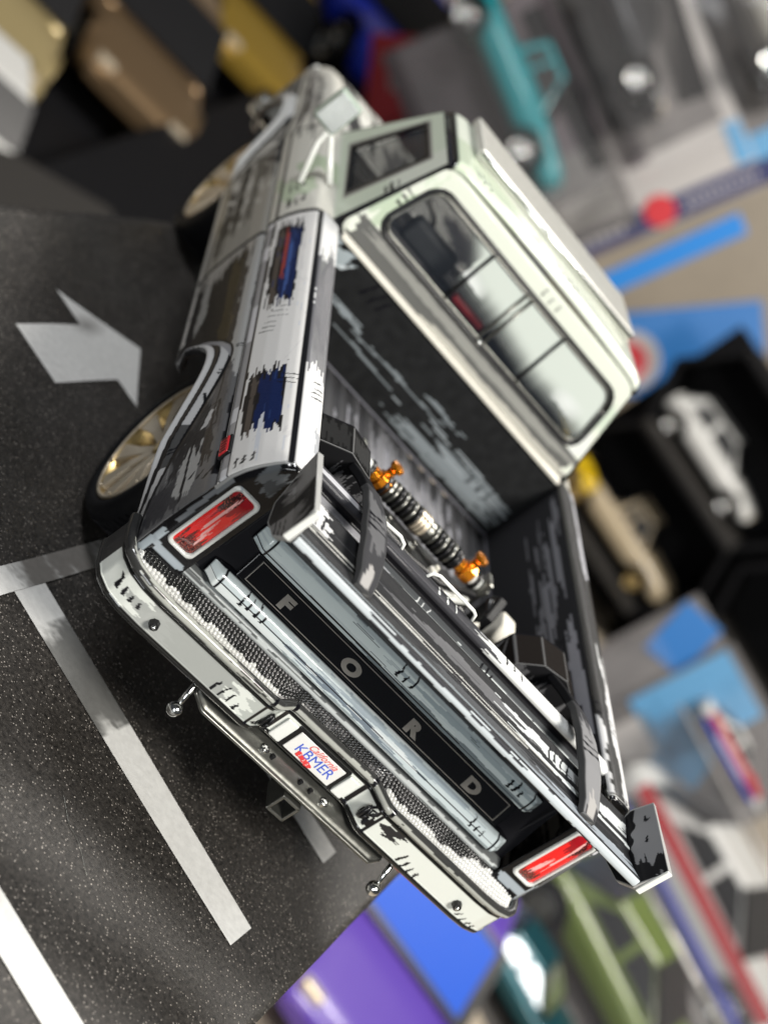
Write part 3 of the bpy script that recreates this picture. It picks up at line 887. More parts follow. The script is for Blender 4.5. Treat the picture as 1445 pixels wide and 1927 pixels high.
hatch(Cl, X, Z, 0.12, 1.09, 3, (0.03, 0.0), (0.01, 0.06), 0.011)
hatch(Cl, X, Z, -0.22, 1.09, 4, (0.03, 0.0), (0.01, 0.06), 0.009, (0.6, 0.62, 0.62))
C[lip] = Cl[lip]
C[(Z > 1.147) & (Z < 1.168) & (Y < 0.12)] = BLK
top = (Z >= 1.168) & (Y < 0.20)
Ct = base(X.shape, (0.58, 0.59, 0.58))
patch(Ct, X, Y, -0.85, 0.10, 0.0, 0.19, (0.035, 0.035, 0.04), 0.10, 0.006, 120)
patch(Ct, X, Y, -0.85, -0.45, 0.12, 0.15, (0.40, 0.40, 0.42), 0.06, 0.004, 90)
hatch(Ct, X, Y, -0.17, 0.115, 3, (0.045, 0.0), (0.008, 0.06), 0.008, (0.6, 0.62, 0.6))
hatch(Ct, X, Y, 0.20, 0.115, 3, (0.04, 0.0), (0.006, 0.06), 0.010)
C[top] = Ct[top]
C[(Y > 0.168)] = (0.012, 0.012, 0.013)
grid('tailgate_skin', np.stack([X, Y, Z], -1), M_SATINP, TG, C)

def moulding(z0, z1, x1, bulge, paintfn):
    nx, nz = 340, 40
    xs = np.linspace(-x1, x1, nx); t = np.linspace(0, 1, nz)
    X = xs[:, None] * np.ones((1, nz)); Tt = t[None] * np.ones((nx, 1))
    Z = z0 + (z1 - z0) * Tt
    e = np.clip((x1 - np.abs(X)) / 0.055, 0, 1)
    prof = np.clip(np.minimum(Tt, 1 - Tt) * 6, 0, 1) * (0.75 + 0.25 * np.sin(PI * Tt))
    Y = tg_y(Z) + 0.006 - bulge * prof * np.minimum(1, e * 1.3)
    Z = Z + (1 - e) * (Tt - 0.5) * -0.3 * (z1 - z0)
    C = base(X.shape, (0.60, 0.67, 0.68))
    paintfn(C, X, Tt, e)
    C[(Tt < 0.10) | (Tt > 0.92)] = BLK
    C[(x1 - np.abs(X)) < 0.008] = BLK
    m = np.abs(np.abs(X) - (x1 - 0.058)) < 0.004
    C[m] = BLK
    return grid('moulding', np.stack([X, Y, Z], -1), M_GLOSS, TG, C, thick=0.004)
def p_lo(C, X, t, e):
    patch(C, X, t, -0.9, 0.9, 0.0, 0.26, (0.30, 0.35, 0.36), 0.1, 0.05, 8)
    patch(C, X, t, -0.9, -0.35, 0.15, 0.5, (0.68, 0.72, 0.71), 0.15, 0.05, 12)
    patch(C, X, t, -0.33, 0.22, 0.30, 0.62, (0.20, 0.24, 0.28), 0.16, 0.08, 14)
    patch(C, X, t, -0.25, 0.45, 0.70, 0.90, (0.36, 0.42, 0.46), 0.2, 0.05, 14)
    dry(C, X, t, -0.5, 0.5, 0.1, 0.9, (0.74, 0.78, 0.78), 0.4, 12)
    C[(t > 0.50) & (t < 0.54 + 0.02 * vn(X * 5, 3))] = (0.03, 0.03, 0.035)
    hatch(C, X, t, -0.61, 0.35, 4, (0.032, 0.0), (0.004, 0.6), 0.011)
    hatch(C, X, t, 0.58, 0.3, 3, (0.03, 0.0), (0.004, 0.5), 0.010)
def p_hi(C, X, t, e):
    C[:] = (0.52, 0.59, 0.60)
    patch(C, X, t, -0.7, 0.1, 0.4, 0.85, (0.62, 0.69, 0.68), 0.2, 0.05, 10)
    patch(C, X, t, -0.1, 0.75, 0.12, 0.4, (0.16, 0.20, 0.22), 0.2, 0.05, 12)
    patch(C, X, t, 0.05, 0.7, 0.62, 0.8, (0.32, 0.38, 0.40), 0.2, 0.04, 12)
    dry(C, X, t, -0.6, 0.7, 0.1, 0.9, (0.10, 0.12, 0.13), 0.2, 14)
    C[(t > 0.28) & (t < 0.32 + 0.03 * vn(X * 5, 13))] = BLK
    hatch(C, X, t, -0.05, 0.45, 3, (0.035, 0.0), (0.006, 0.5), 0.012)
    hatch(C, X, t, 0.56, 0.4, 3, (0.03, 0.0), (0.006, 0.4), 0.012)
moulding(0.700, 0.775, 0.765, 0.045, p_lo)
moulding(0.872, 0.962, 0.735, 0.042, p_hi)
# black name panel with its frame and letters
pa = math.atan2(0.055, 0.12)
rotp = Matrix.Rotation(-math.atan2(tg_y(0.886) - tg_y(0.77), 0.116), 3, 'X')
zc = 0.822; yc = float(tg_y(zc)) - 0.004
MB().box((0, yc, zc), (1.36, 0.012, 0.104), rotp).build('name_panel', simple('black_gloss', (0.004, 0.004, 0.005), 0.12, coat=0.8, var=0.0, bump=0.05), TG, 0.004)
up_t = rotp @ Vector((0, 0, 1)); nrm_t = rotp @ Vector((0, -1, 0))
fm = MB()
cpt = Vector((0, yc, zc)) + nrm_t * 0.0075
for sz in (-0.040, 0.040): fm.box(cpt + up_t * sz, (1.30, 0.003, 0.0025), rotp)
for sx in (-0.648, 0.648): fm.box(cpt + Vector((sx, 0, 0)), (0.0025, 0.003, 0.082), rotp)
fm.build('panel_frame', M_LETTER, TG)
for (ch, xx) in (('F', -0.489), ('O', -0.163), ('R', 0.163), ('D', 0.489)):
    p = Vector((xx, yc, zc - 0.006)) + nrm_t * 0.0072 - up_t * 0.002
    text('letter', ch, 0.066, M_LETTER, TG, p, (1, 0, 0), up_t, 1.5, 0, 0.0015, 0.0042)

# wire bails on the tailgate top
MB().tube([(-0.235, 0.15, 1.18), (-0.225, 0.155, 1.213), (-0.20, 0.16, 1.223), (-0.02, 0.165, 1.222), (0.0, 0.17, 1.214), (0.012, 0.17, 1.185)], 0.0065, 8).build('wire_bail', M_WHITE, T, smooth=True)
MB().tube([(-0.49, 0.15, 1.185), (-0.475, 0.155, 1.215), (-0.40, 0.16, 1.218), (-0.37, 0.16, 1.208), (-0.36, 0.155, 1.185)], 0.0065, 8).build('wire_bail', M_WHITE, T, smooth=True)
# latch knobs at the rail ends
for s in (-1, 1):
    MB().tube([(s * 0.79, 0.07, 1.17), (s * 0.80, 0.02, 1.185), (s * 0.80, -0.005, 1.185)], [0.012, 0.018, 0.014], 12).build('latch', M_CHROME, T, smooth=True)

# ---- rear wing
WG = empty('rear_wing'); WG.parent = T
bl = [(-0.388, 1.178), (-0.392, 1.19), (-0.388, 1.207), (-0.378, 1.212), (-0.36, 1.206), (-0.30, 1.192), (-0.24, 1.186), (-0.225, 1.193), (-0.215, 1.193), (-0.20, 1.186), (-0.13, 1.190), (-0.085, 1.198), (-0.07, 1.195), (-0.066, 1.186), (-0.08, 1.178), (-0.2, 1.165), (-0.30, 1.168), (-0.37, 1.176)]
pp = smooth_closed(bl, 150); xs = np.linspace(-0.842, 0.842, 330)
X = xs[:, None] * np.ones((1, 150)); Y = pp[:, 0][None] * np.ones((330, 1)); Z = pp[:, 1][None] * np.ones((330, 1))
C = base(X.shape, (0.016, 0.0165, 0.018))
patch(C, X, Y, -0.9, 0.9, -0.372, -0.335, (0.20, 0.225, 0.24), 0.05, 0.003, 150)
patch(C, X, Y, -0.9, -0.25, -0.345, -0.27, (0.035, 0.035, 0.037), 0.15, 0.006, 70)
patch(C, X, Y, 0.30, 0.9, -0.365, -0.285, (0.27, 0.30, 0.33), 0.15, 0.006, 70)
patch(C, X, Y, -0.2, 0.35, -0.33, -0.27, (0.07, 0.073, 0.078), 0.2, 0.006, 70)
patch(C, X, Y, -0.9, 0.30, -0.240, -0.222, (0.30, 0.30, 0.28), 0.3, 0.002, 70)
patch(C, X, Y, 0.25, 0.9, -0.225, -0.19, (0.50, 0.53, 0.53), 0.1, 0.004, 70)
patch(C, X, Y, -0.84, -0.71, -0.22, -0.08, (0.50, 0.50, 0.50), 0.03, 0.01, 70)
patch(C, X, Y, -0.35, 0.2, -0.17, -0.12, (0.10, 0.10, 0.105), 0.2, 0.008, 70)
patch(C, X, Y, 0.22, 0.9, -0.165, -0.115, (0.46, 0.48, 0.48), 0.15, 0.008, 70)
dry(C, X, Y, -0.9, 0.9, -0.38, -0.06, (0.05, 0.05, 0.055), 0.10, 130)
hatch(C, X, Y, -0.79, -0.20, 3, (0.03, 0.0), (0.006, 0.09), 0.010)
hatch(C, X, Y, 0.40, -0.17, 4, (0.033, 0.0), (0.012, 0.08), 0.010)
hatch(C, X, Y, 0.55, -0.36, 2, (0.05, -0.02), (0.07, 0.03), 0.009)
C[(Y < -0.386)] = (0.50, 0.54, 0.56)
Cq = base(X.shape, (0.50, 0.54, 0.56))
for (q0, q1, r0, r1) in ((-0.85, -0.3, 1.17, 1.186), (-0.1, 0.85, 1.17, 1.183), (-0.5, 0.3, 1.20, 1.21)): patch(Cq, X, Z, q0, q1, r0, r1, (0.04, 0.04, 0.045), 0.15, 0.003, 200)
C[Y < -0.386] = Cq[Y < -0.386]
C[(Y > -0.380) & (Y < -0.372) & (Z > 1.2)] = BLK
C[(Y > -0.234 + 0.003 * vn(X * 6, 7)) & (Y < -0.226) & (Z > 1.18)] = BLK
C[Z < 1.182] = np.where((Y < -0.1)[..., None], np.array((0.02, 0.02, 0.022)), C)[Z < 1.182]
grid('blade', np.stack([X, Y, Z], -1), M_SATINP, WG, C, cv=True)
EPO = [(-0.388, 1.178), (-0.390, 1.305), (-0.05, 1.298), (-0.045, 1.215), (-0.13, 1.115), (-0.22, 1.095), (-0.32, 1.12)]
def endplate(sgn):
    c = np.array(EPO); cen = c.mean(0)
    b = resample(np.vstack([c, c[:1]]), 181)
    rr = np.linspace(0, 1, 50)[:, None, None]
    Q = cen * (1 - rr) + b[None] * rr
    Y, Z = Q[..., 0], Q[..., 1]
    xo = 0.856 + 0.02 * np.clip((Z - 1.2) / 0.1, 0, 1)
    C = base(Y.shape, (0.020, 0.019, 0.018))
    if sgn < 0:
        patch(C, Z, Y, 1.15, 1.31, -0.20, -0.10, (0.11, 0.105, 0.10), 0.03, 0.015, 70)
        patch(C, Z, Y, 1.05, 1.25, -0.36, -0.26, (0.16, 0.155, 0.15), 0.04, 0.01, 70)
        patch(C, Z, Y, 1.21, 1.32, -0.19, -0.04, (0.22, 0.215, 0.21), 0.04, 0.01, 70)
        hatch(C, Y, Z, -0.36, 1.12, 3, (0.0, 0.02), (0.1, 0.012), 0.007)
    else:
        C[:] = (0.20, 0.20, 0.205)
        patch(C, Y, Z, -0.40, -0.30, 1.0, 1.32, (0.010, 0.010, 0.011), 0.04, 0.004, 60)
        patch(C, Y, Z, -0.45, 0.0, 1.0, 1.215, (0.008, 0.008, 0.009), 0.02, 0.02, 60)
        line(C, Y, Z, (-0.12, 1.27), (-0.10, 1.255), 0.02); line(C, Y, Z, (-0.22, 1.25), (-0.19, 1.255), 0.01)
    C[rr[..., 0] * np.ones_like(Y) > 0.975] = (0.32, 0.32, 0.31)
    o = grid('endplate', np.stack([xo * sgn, Y, Z], -1), M_SATINP, WG, C, smooth=False, thick=0.020)
    MB().box((0.868 * sgn, -0.392, 1.243), (0.024, 0.010, 0.128)).build('endplate_edge', M_WHITE, WG, 0.003)
for s in (-1, 1): endplate(s)
def wing_stay(sgn):
    cl = resample([(-0.33, 1.200), (-0.28, 1.220), (-0.12, 1.243), (0.04, 1.246), (0.18, 1.232), (0.32, 1.195), (0.47, 1.145)], 110)
    sec = smooth_closed(rrect(-1, 1, -1, 1, 0.35, 4), 36)
    Y = cl[:, 0][:, None] + 0 * sec[:, 0][None]; Z = cl[:, 1][:, None] + sec[:, 1][None] * 0.017
    wd = interp([(-0.33, 0.034), (-0.2, 0.046), (-0.05, 0.050), (0.1, 0.042), (0.22, 0.028), (0.5, 0.020)], cl[:, 0])
    X = (0.562 * sgn) + sec[:, 0][None] * wd[:, None]
    C = base(X.shape, (0.04, 0.04, 0.043))
    Xc = X - 0.562 * sgn
    patch(C, Y, Xc, -0.16, 0.13, -0.042, 0.034, (0.10, 0.10, 0.104), 0.07, 0.006, 130)
    if sgn > 0: patch(C, Y, Xc, -0.30, 0.10, -0.06, 0.05, (0.19, 0.19, 0.194), 0.05, 0.006, 110)
    patch(C, Y, Xc, -0.36, -0.25, -0.02, 0.01, (0.3, 0.29, 0.28), 0.05, 0.006, 110)
    hatch(C, Y, Xc, -0.06, -0.05, 3, (0.035, 0.0), (0.012, 0.085), 0.012)
    C[np.abs(np.abs(Xc) - wd[:, None]) < 0.003] = (0.06, 0.06, 0.06)
    C[Y > 0.24] = (0.012, 0.012, 0.013)
    grid('wing_stay', np.stack([X, Y, Z], -1), M_MATT, WG, C, cv=True, caps=True)
for s in (-1, 1): wing_stay(s)

# ---- rear bumper
BP = empty('rear_bumper'); BP.parent = T
half = [(0.0, -0.040), (0.195, -0.040), (0.222, -0.048), (0.278, -0.106), (0.305, -0.114), (0.80, -0.114), (0.88, -0.106), (0.935, -0.085), (0.972, -0.045), (0.988, 0.005), (0.992, 0.07), (0.990, 0.14)]
path = [(-x_, y_) for (x_, y_) in half[::-1]] + half[1:]
pl = resample(path, 620)
for _ in range(3): pl[1:-1] = (pl[:-2] + pl[1:-1] * 2 + pl[2:]) / 4
tan = np.gradient(pl, axis=0); tan /= np.linalg.norm(tan, axis=1)[:, None]
nor = np.stack([tan[:, 1], -tan[:, 0]], 1)
sec = [(-0.028, 0.470), (-0.012, 0.466), (0.0, 0.469), (0.005, 0.476), (0.004, 0.485), (0.0, 0.490), (0.0, 0.583), (0.001, 0.588), (-0.002, 0.594), (0.004, 0.601), (0.012, 0.606), (0.016, 0.615), (0.013, 0.625), (0.004, 0.631), (-0.006, 0.629), (-0.012, 0.622)]
ss = resample(sec, 64)
S = np.r_[0, np.cumsum(np.linalg.norm(np.diff(pl, axis=0), axis=1))]; S -= S[-1] / 2
PX = pl[:, 0][:, None] + nor[:, 0][:, None] * ss[:, 0][None]
PY = pl[:, 1][:, None] + nor[:, 1][:, None] * ss[:, 0][None]
PZ = ss[:, 1][None] * np.ones((620, 1))
A = PX; Bz = PZ
C = base(PX.shape, (0.66, 0.68, 0.63))
# grey wash on the left, worn white elsewhere
patch(C, A, Bz, -0.80, -0.42, 0.46, 0.59, (0.34, 0.35, 0.33), 0.04, 0.005, 60)
patch(C, A, Bz, -0.86, -0.70, 0.46, 0.56, (0.36, 0.37, 0.35), 0.07, 0.02, 60)
patch(C, A, Bz, -0.34, -0.21, 0.46, 0.60, (0.42, 0.44, 0.41), 0.03, 0.01, 60)
patch(C, A, Bz, 0.345, 0.42, 0.53, 0.60, (0.02, 0.02, 0.022), 0.04, 0.01, 90)
dry(C, A, Bz, 0.40, 0.92, 0.48, 0.59, (0.22, 0.22, 0.21), 0.22, 170)
hatch(C, A, Bz, -0.93, 0.51, 4, (0.03, 0.004), (-0.012, 0.045), 0.012)
hatch(C, A, Bz, -0.475, 0.49, 4, (0.034, 0.0), (0.012, 0.06), 0.011)
hatch(C, A, Bz, 0.47, 0.485, 4, (0.032, 0.0), (0.014, 0.055), 0.011)
hatch(C, A, Bz, 0.255, 0.5, 5, (0.008, 0.0), (0.01, 0.08), 0.014)
hatch(C, A, Bz, -0.285, 0.49, 3, (0.02, 0.0), (0.03, 0.06), 0.012)
hatch(C, A, Bz, 0.80, 0.485, 4, (0.03, 0.0), (0.02, 0.03), 0.010)
edge = (Bz < 0.488) | ((Bz > 0.583) & (Bz < 0.603))
C[edge] = (0.012, 0.012, 0.011)
lipm = (Bz >= 0.603)
Cq = base(A.shape, (0.035, 0.035, 0.034))
for (q0, q1, r0, r1) in ((-0.95, -0.42, 0.612, 0.622), (-0.62, 0.0, 0.604, 0.612), (-0.30, 0.32, 0.613, 0.625), (0.2, 0.95, 0.610, 0.620), (0.5, 0.9, 0.603, 0.607), (-0.9, -0.5, 0.625, 0.630)): patch(Cq, A, Bz, q0, q1, r0, r1, (0.36, 0.365, 0.33), 0.12, 0.002, 260)
C[lipm] = Cq[lipm]
C[(np.abs(np.abs(A) - 0.300) < 0.006)] = BLK
C[(np.abs(np.abs(A) - 0.205) < 0.008)] = BLK
m = (np.abs(A) > 0.987)
C[m & (vn(Bz * 40, 3) > 0)] = (0.02, 0.02, 0.02)
grid('bumper_face', np.stack([PX, PY, PZ], -1), M_GLOSS, BP, C, thick=0.010)
# embossed step pad behind the lip
xs = np.linspace(-0.955, 0.955, 900); t = np.linspace(0, 1, 80)
y0 = np.interp(xs, pl[:, 0][np.argsort(pl[:, 0])], pl[:, 1][np.argsort(pl[:, 0])])
y0 = np.where(np.abs(xs) > 0.93, -0.10 + (np.abs(xs) - 0.93) * 2.2, y0)
X = xs[:, None] * np.ones((1, 80)); Tt = t[None] * np.ones((900, 1))
Y = (y0[:, None] + 0.012) * (1 - Tt) + 0.015 * Tt
Z = 0.614 + 0.052 * Tt ** 1.4
u = X / 0.015; v = Tt * 7.5
em = np.clip(np.cos(PI * (u + v)) * np.cos(PI * (u - v)), 0, 1) ** 0.8
Z = Z + 0.007 * em * np.clip(Tt * 12, 0, 1)
C = base(X.shape, (0.014, 0.014, 0.014))
nb = 0.40 + 0.08 * vn(X * 3, 9) + 0.06 * vn(X * 40, 10)
wm = (Tt < nb) & ((X < -0.30) | (X > 0.26))
C[wm] = (0.60, 0.60, 0.575)
wm2 = (Tt < 0.20 + 0.1 * vn(X * 40, 12)) & (np.abs(X) < 0.3)
C[wm2] = (0.45, 0.44, 0.43)
wr = (X > 0.62) & (Tt < 0.85 + 0.15 * vn(X * 30, 14) - 0.6 * np.clip((0.78 - X) / 0.16, 0, 1))
C[wr] = (0.68, 0.68, 0.66)
m = (em > 0.75) & (~wm) & (~wr) & (vn2(X * 20, Tt * 3, 4) > -0.1)
C[m] = (0.15, 0.145, 0.145)
C[(em < 0.10) & (wm | wr)] *= 0.6
grid('step_pad', np.stack([X, Y, Z], -1), M_GLOSS, BP, C, thick=0.006)
# backing beam so the bumper is solid
MB().box((0, 0.03, 0.55), (1.86, 0.10, 0.10)).build('bumper_beam', M_BLACK, BP, 0.01)
for s in (-1, 1):
    MB().lathe([(-0.140, 0.001), (-0.140, 0.016), (-0.112, 0.021), (-0.112, 0.001)], 1, (s * 0.767, 0, 0.530), 8).build('bolt', M_BLACK, BP, 0.003)
    MB().sphere((s * 0.767, -0.140, 0.530), 0.009).build('bolt_head', M_CHROME, BP, smooth=True)
# tie-down rings in the recess flanks
for s in (-1, 1):
    pts = [(s * 0.250 + 0.012 * math.cos(a) * 0.75, -0.083 - 0.014 * abs(math.cos(a)) - 0.012, 0.538 + 0.028 * math.sin(a)) for a in np.linspace(0, 2 * PI, 17)]
    MB().tube(pts, 0.008, 8).build('tie_ring', M_BLACK, BP, smooth=True)

# ---- licence plate
LP = empty('licence_plate'); LP.parent = T
MB().box((0, -0.047, 0.527), (0.262, 0.010, 0.112)).build('plate_recess', M_BLACK, LP, 0.003)
MB().box((-0.0, -0.053, 0.527), (0.226, 0.006, 0.088)).build('plate', simple('plate_white', (0.74, 0.73, 0.70), 0.4, coat=0.3, var=0.04), LP, 0.003)
for s in (-1, 1):
    MB().box((s * 0.158, -0.052, 0.528), (0.05, 0.012, 0.098)).build('plate_lamp', M_WHITE, LP, 0.006)
text('state_script', 'California', 0.037, M_INK_R, LP, (0.012, -0.0565, 0.5555), (1, 0, 0), (0, 0, 1), 0.92, 0.45, 0.0004)
text('plate_number', 'KBMER', 0.056, M_INK_B, LP, (0.006, -0.0565, 0.521), (1, 0, 0), (0, 0, 1), 1.0, 0.0, 0.0004, 0.0)
# red tag, a scribbled blot
bl_ = MB()
for (px_, pz_, r_) in ((-0.052, 0.503, 0.0125), (-0.036, 0.500, 0.010), (-0.022, 0.497, 0.011), (-0.006, 0.494, 0.012), (0.008, 0.493, 0.009)):
    pts = [(px_ + r_ * math.cos(a) * (1 + 0.25 * math.sin(3 * a + px_ * 90)), pz_ + r_ * math.sin(a) * 0.95) for a in np.linspace(0, 2 * PI, 15)[:-1]]
    bl_.prism(pts, 1, -0.0578 - px_ * 0.004, -0.0555)
bl_.build('red_tag', M_INK_R, LP)
for (px_, pz_) in ((-0.048, 0.503), (-0.024, 0.498), (-0.003, 0.494)):
    text('tag_digit', '2', 0.015, M_WHITE, LP, (px_, -0.0588, pz_), (1, 0, 0), (0, 0, 1), 1.0, 0.2, 0.0002)

# ---- skid bar, hitch and pins under the bumper
SK = empty('hitch_bar'); SK.parent = T
prof = resample([(-0.03, 0.458), (-0.070, 0.448), (-0.105, 0.430), (-0.118, 0.418), (-0.126, 0.420), (-0.128, 0.410), (-0.120, 0.404), (-0.10, 0.410), (-0.03, 0.435)], 40)
xs = np.linspace(-0.47, 0.47, 120)
X = xs[:, None] * np.ones((1, 40))
tp = np.clip((0.47 - np.abs(xs)) / 0.05, 0, 1)[:, None]
Y = -0.03 + (prof[:, 0][None] + 0.03) * (0.55 + 0.45 * tp); Z = prof[:, 1][None] * np.ones((120, 1)) + 0.012 * (1 - tp)
grid('hitch_plate', np.stack([X, Y, Z], -1), M_STEEL, SK, cv=True, caps=True)
for xx in (-0.115, 0.025, 0.075):
    MB().lathe([(0.420, 0.001), (0.420, 0.009), (0.452, 0.009), (0.452, 0.001)], 2, (xx, -0.085, 0.0), 12).build('bolt_hole', M_BLACK, SK)
for xx in (-0.155, 0.145):
    MB().lathe([(0.425, 0.001), (0.425, 0.020), (0.448, 0.020), (0.455, 0.012), (0.458, 0.001)], 2, (xx, -0.080, 0.0), 16).build('bolt', M_CHROME, SK, 0.003)
# square receiver tube
rc = MB()
for (dx, dz, wx, wz) in ((-0.036, 0, 0.012, 0.085), (0.036, 0, 0.012, 0.085), (0, -0.0365, 0.085, 0.012), (0, 0.0365, 0.085, 0.012)):
    rc.box((0.045 + dx, -0.075, 0.355 + dz), (wx, 0.13, wz))
rc.build('receiver_tube', M_STEEL, SK, 0.004)
MB().box((0.045, 0.02, 0.355), (0.07, 0.16, 0.07)).build('receiver_core', M_BLACK, SK)
MB().prism([(-0.10, 0.43), (0.10, 0.43), (0.06, 0.30), (-0.04, 0.33)], 1, 0.02, 0.08).build('receiver_web', M_BLACK, SK, 0.004)
for s in (-1, 1):
    pn = empty('pin'); pn.parent = T
    MB().tube([(s * 0.50, -0.06, 0.50), (s * 0.50, -0.11, 0.43), (s * 0.50, -0.15, 0.385)], 0.010, 12).build('pin_shank', M_CHROME, pn, smooth=True)
    MB().sphere((s * 0.50, -0.155, 0.372), 0.027).build('pin_ball', M_CHROME, pn, smooth=True)

# ---- wheels
M_TREAD = M_RUBBER
def wheel(cx, cy, sgn, R=0.385, r=0.290, width=0.26, cz=None):
    cz = cz if cz is not None else R
    w = empty('wheel', (cx, cy, cz)); w.parent = T
    f = sgn                                            # outward direction along x
    X0 = 0.0
    t_ = MB().lathe([(f * a, b) for (a, b) in ((-0.004, r + .002), (0.012, r + .02), (0.016, r + .05), (0.006, R - .018), (-0.012, R - .004), (-0.03, R), (-width + .03, R), (-width, R - .02), (-width - .005, r + .03), (-width, r))], 0, (0, 0, 0), 72).build('tyre', M_RUBBER, w, smooth=True)
    g = MB()
    for k in range(60):
        a = 2 * PI * k / 60
        for off in (-0.07, -0.13, -0.19):
            g.box((f * off, math.cos(a + off * 0.9) * (R + .001), math.sin(a + off * 0.9) * (R + .001)), (0.044, 0.026, 0.008), Matrix.Rotation(a + off * 0.9 - PI / 2, 3, 'X') @ Matrix.Rotation(0.4, 3, 'Z'))
    g.build('tread_blocks', M_RUBBER, w)
    MB().lathe([(f * a, b) for (a, b) in ((0.004, r + .004), (0.008, r - .004), (0.0, r - .016), (-0.03, r - .020), (-0.10, r - .05), (-width + .03, r - .03), (-width + .03, r - .01), (-0.08, r - .004))], 0, (0, 0, 0), 64).build('rim_barrel', M_GOLD, w, smooth=True)
    MB().lathe([(f * a, b) for (a, b) in ((0.006, r + .003), (0.010, r - .006), (0.004, r - .014), (-0.004, r - .006))], 0, (0, 0, 0), 64).build('rim_lip', M_GOLDF, w, smooth=True)
    MB().lathe([(f * a, b) for (a, b) in ((-0.105, 0.005), (-0.105, 0.20), (-0.12, 0.235), (-0.15, 0.235), (-0.15, 0.005))], 0, (0, 0, 0), 32).build('brake_disc', M_BLACK, w)
    # ten paired spokes
    for k in range(5):
        for d in (-1, 1):
            a0 = 2 * PI * k / 5 + d * 0.16; a1 = 2 * PI * k / 5 + d * 0.33
            def pt(rad, ang, x): return (f * x, rad * math.cos(ang), rad * math.sin(ang))
            vs = []
            for (rad, ang, hw_, xf, xb) in ((0.045, a0, 0.026, -0.030, -0.10), (0.15, (a0 + a1) / 2, 0.030, -0.012, -0.10), (r - 0.010, a1, 0.056, -0.001, -0.09)):
                da = hw_ / rad
                vs += [pt(rad, ang - da, xb), pt(rad, ang - da * .8, xf), pt(rad, ang + da * .8, xf), pt(rad, ang + da, xb)]
            fs = [(0, 1, 2, 3), (8, 11, 10, 9)]
            for q in (0, 4):
                fs += [(q + 0, q + 4, q + 5, q + 1), (q + 1, q + 5, q + 6, q + 2), (q + 2, q + 6, q + 7, q + 3), (q + 3, q + 7, q + 4, q + 0)]
            MB().add(vs, fs).build('spoke', M_GOLDF, w, 0.004)
    MB().lathe([(f * a, b) for (a, b) in ((-0.02, 0.003), (-0.02, 0.035), (-0.034, 0.05), (-0.036, 0.072), (-0.09, 0.075), (-0.09, 0.003))], 0, (0, 0, 0), 30).build('hub', M_GOLD, w, 0.003)
    for k in range(5):
        a = 2 * PI * (k + .5) / 5
        MB().lathe([(f * -0.03, 0.002), (f * -0.03, 0.010), (f * -0.04, 0.012), (f * -0.04, 0.002)], 0, (0, 0.056 * math.cos(a), 0.056 * math.sin(a)), 6).build('lug_nut', M_STEEL, w)
    # valve-like studs round the lip
    for k in range(10):
        a = 2 * PI * k / 10 + 0.15
        MB().sphere((f * 0.006, (r - .02) * math.cos(a), (r - .02) * math.sin(a)), 0.007, 6).build('rim_stud', M_GOLDF, w, smooth=True)
    return w
ZA = 0.0 + 0.385
wheel(-0.842, 1.145, -1, 0.378, 0.300)
wheel(0.842, 1.145, 1, 0.378, 0.300)
wheel(-0.862, 4.05, -1)
wheel(0.865, 4.03, 1)
# dark wheel wells and chassis
ch = MB()
ch.box((0, 2.4, 0.45), (1.1, 4.7, 0.12))
for yy in (1.145, 4.03): ch.box((0, yy, 0.385), (1.3, 0.09, 0.09))
ch.build('chassis', M_BLACK, T, 0.01)
MB().prism([(0.35, .56), (0.7, .745), (1.3, .745), (1.45, .56), (1.45, .50), (0.35, .50)], 0, -0.62, 0.62).build('wheel_well', M_BLACK, T)

# ---- cab
MINT = np.array((0.47, 0.55, 0.42)); PALE = np.array((0.68, 0.71, 0.62))
def cy_back(z): return 2.135 + (z - 1.19) * 0.20
def loop_xz(pts, n, corner=None): return smooth_closed(pts, n)
def taper_rrect(wb, wt, z0, z1, r, n=10):
    out = []
    for (x_, z_) in rrect(-1, 1, z0, z1, r, n):
        pass
    q = np.array(rrect(-wb, wb, z0, z1, r, n))
    k = (q[:, 1] - z0) / (z1 - z0)
    q[:, 0] *= (1 - k) + k * wt / wb
    return q
CB = empty('cab'); CB.parent = T
N = 400
def rs(q, n=N):
    # start at same corner so rings line up
    return resample(np.vstack([q, q[:1]]), n + 1)[:-1]
outr = rs(taper_rrect(0.800, 0.665, 1.195, 1.715, 0.055)); win = rs(taper_rrect(0.700, 0.640, 1.322, 1.632, 0.075))
rr = np.linspace(0, 1, 44)[:, None, None]
Q = outr[None] * (1 - rr) + win[None] * rr
X, Z = Q[..., 0], Q[..., 1]
Y = cy_back(Z) + 0.010 * np.sin(np.clip(rr[..., 0] * 6, 0, 1) * PI / 2) * -1 + 0.02 * (X / 0.8) ** 2
C = base(X.shape, PALE)
patch(C, Z, X, 1.33, 1.50, -0.9, -0.62, MINT, 0.05, 0.02, 30)
patch(C, Z, X, 1.55, 1.66, -0.85, -0.62, (0.60, 0.66, 0.54), 0.05, 0.02, 30)
patch(C, Z, X, 1.46, 1.58, 0.60, 0.9, (0.55, 0.63, 0.52), 0.05, 0.02, 30)
patch(C, Z, X, 1.30, 1.42, 0.62, 0.9, (0.70, 0.72, 0.68), 0.05, 0.02, 30)
patch(C, X, Z, -0.75, 0.75, 1.18, 1.315, (0.11, 0.11, 0.105), 0.03, 0.004, 30)
patch(C, X, Z, -0.70, 0.70, 1.262, 1.30, (0.26, 0.26, 0.24), 0.2, 0.004, 40)
patch(C, X, Z, -0.40, 0.75, 1.205, 1.235, (0.40, 0.39, 0.35), 0.2, 0.005, 40)
hatch(C, X, Z, 0.02, 1.655, 3, (0.05, 0.0), (0.0, 0.045), 0.010)
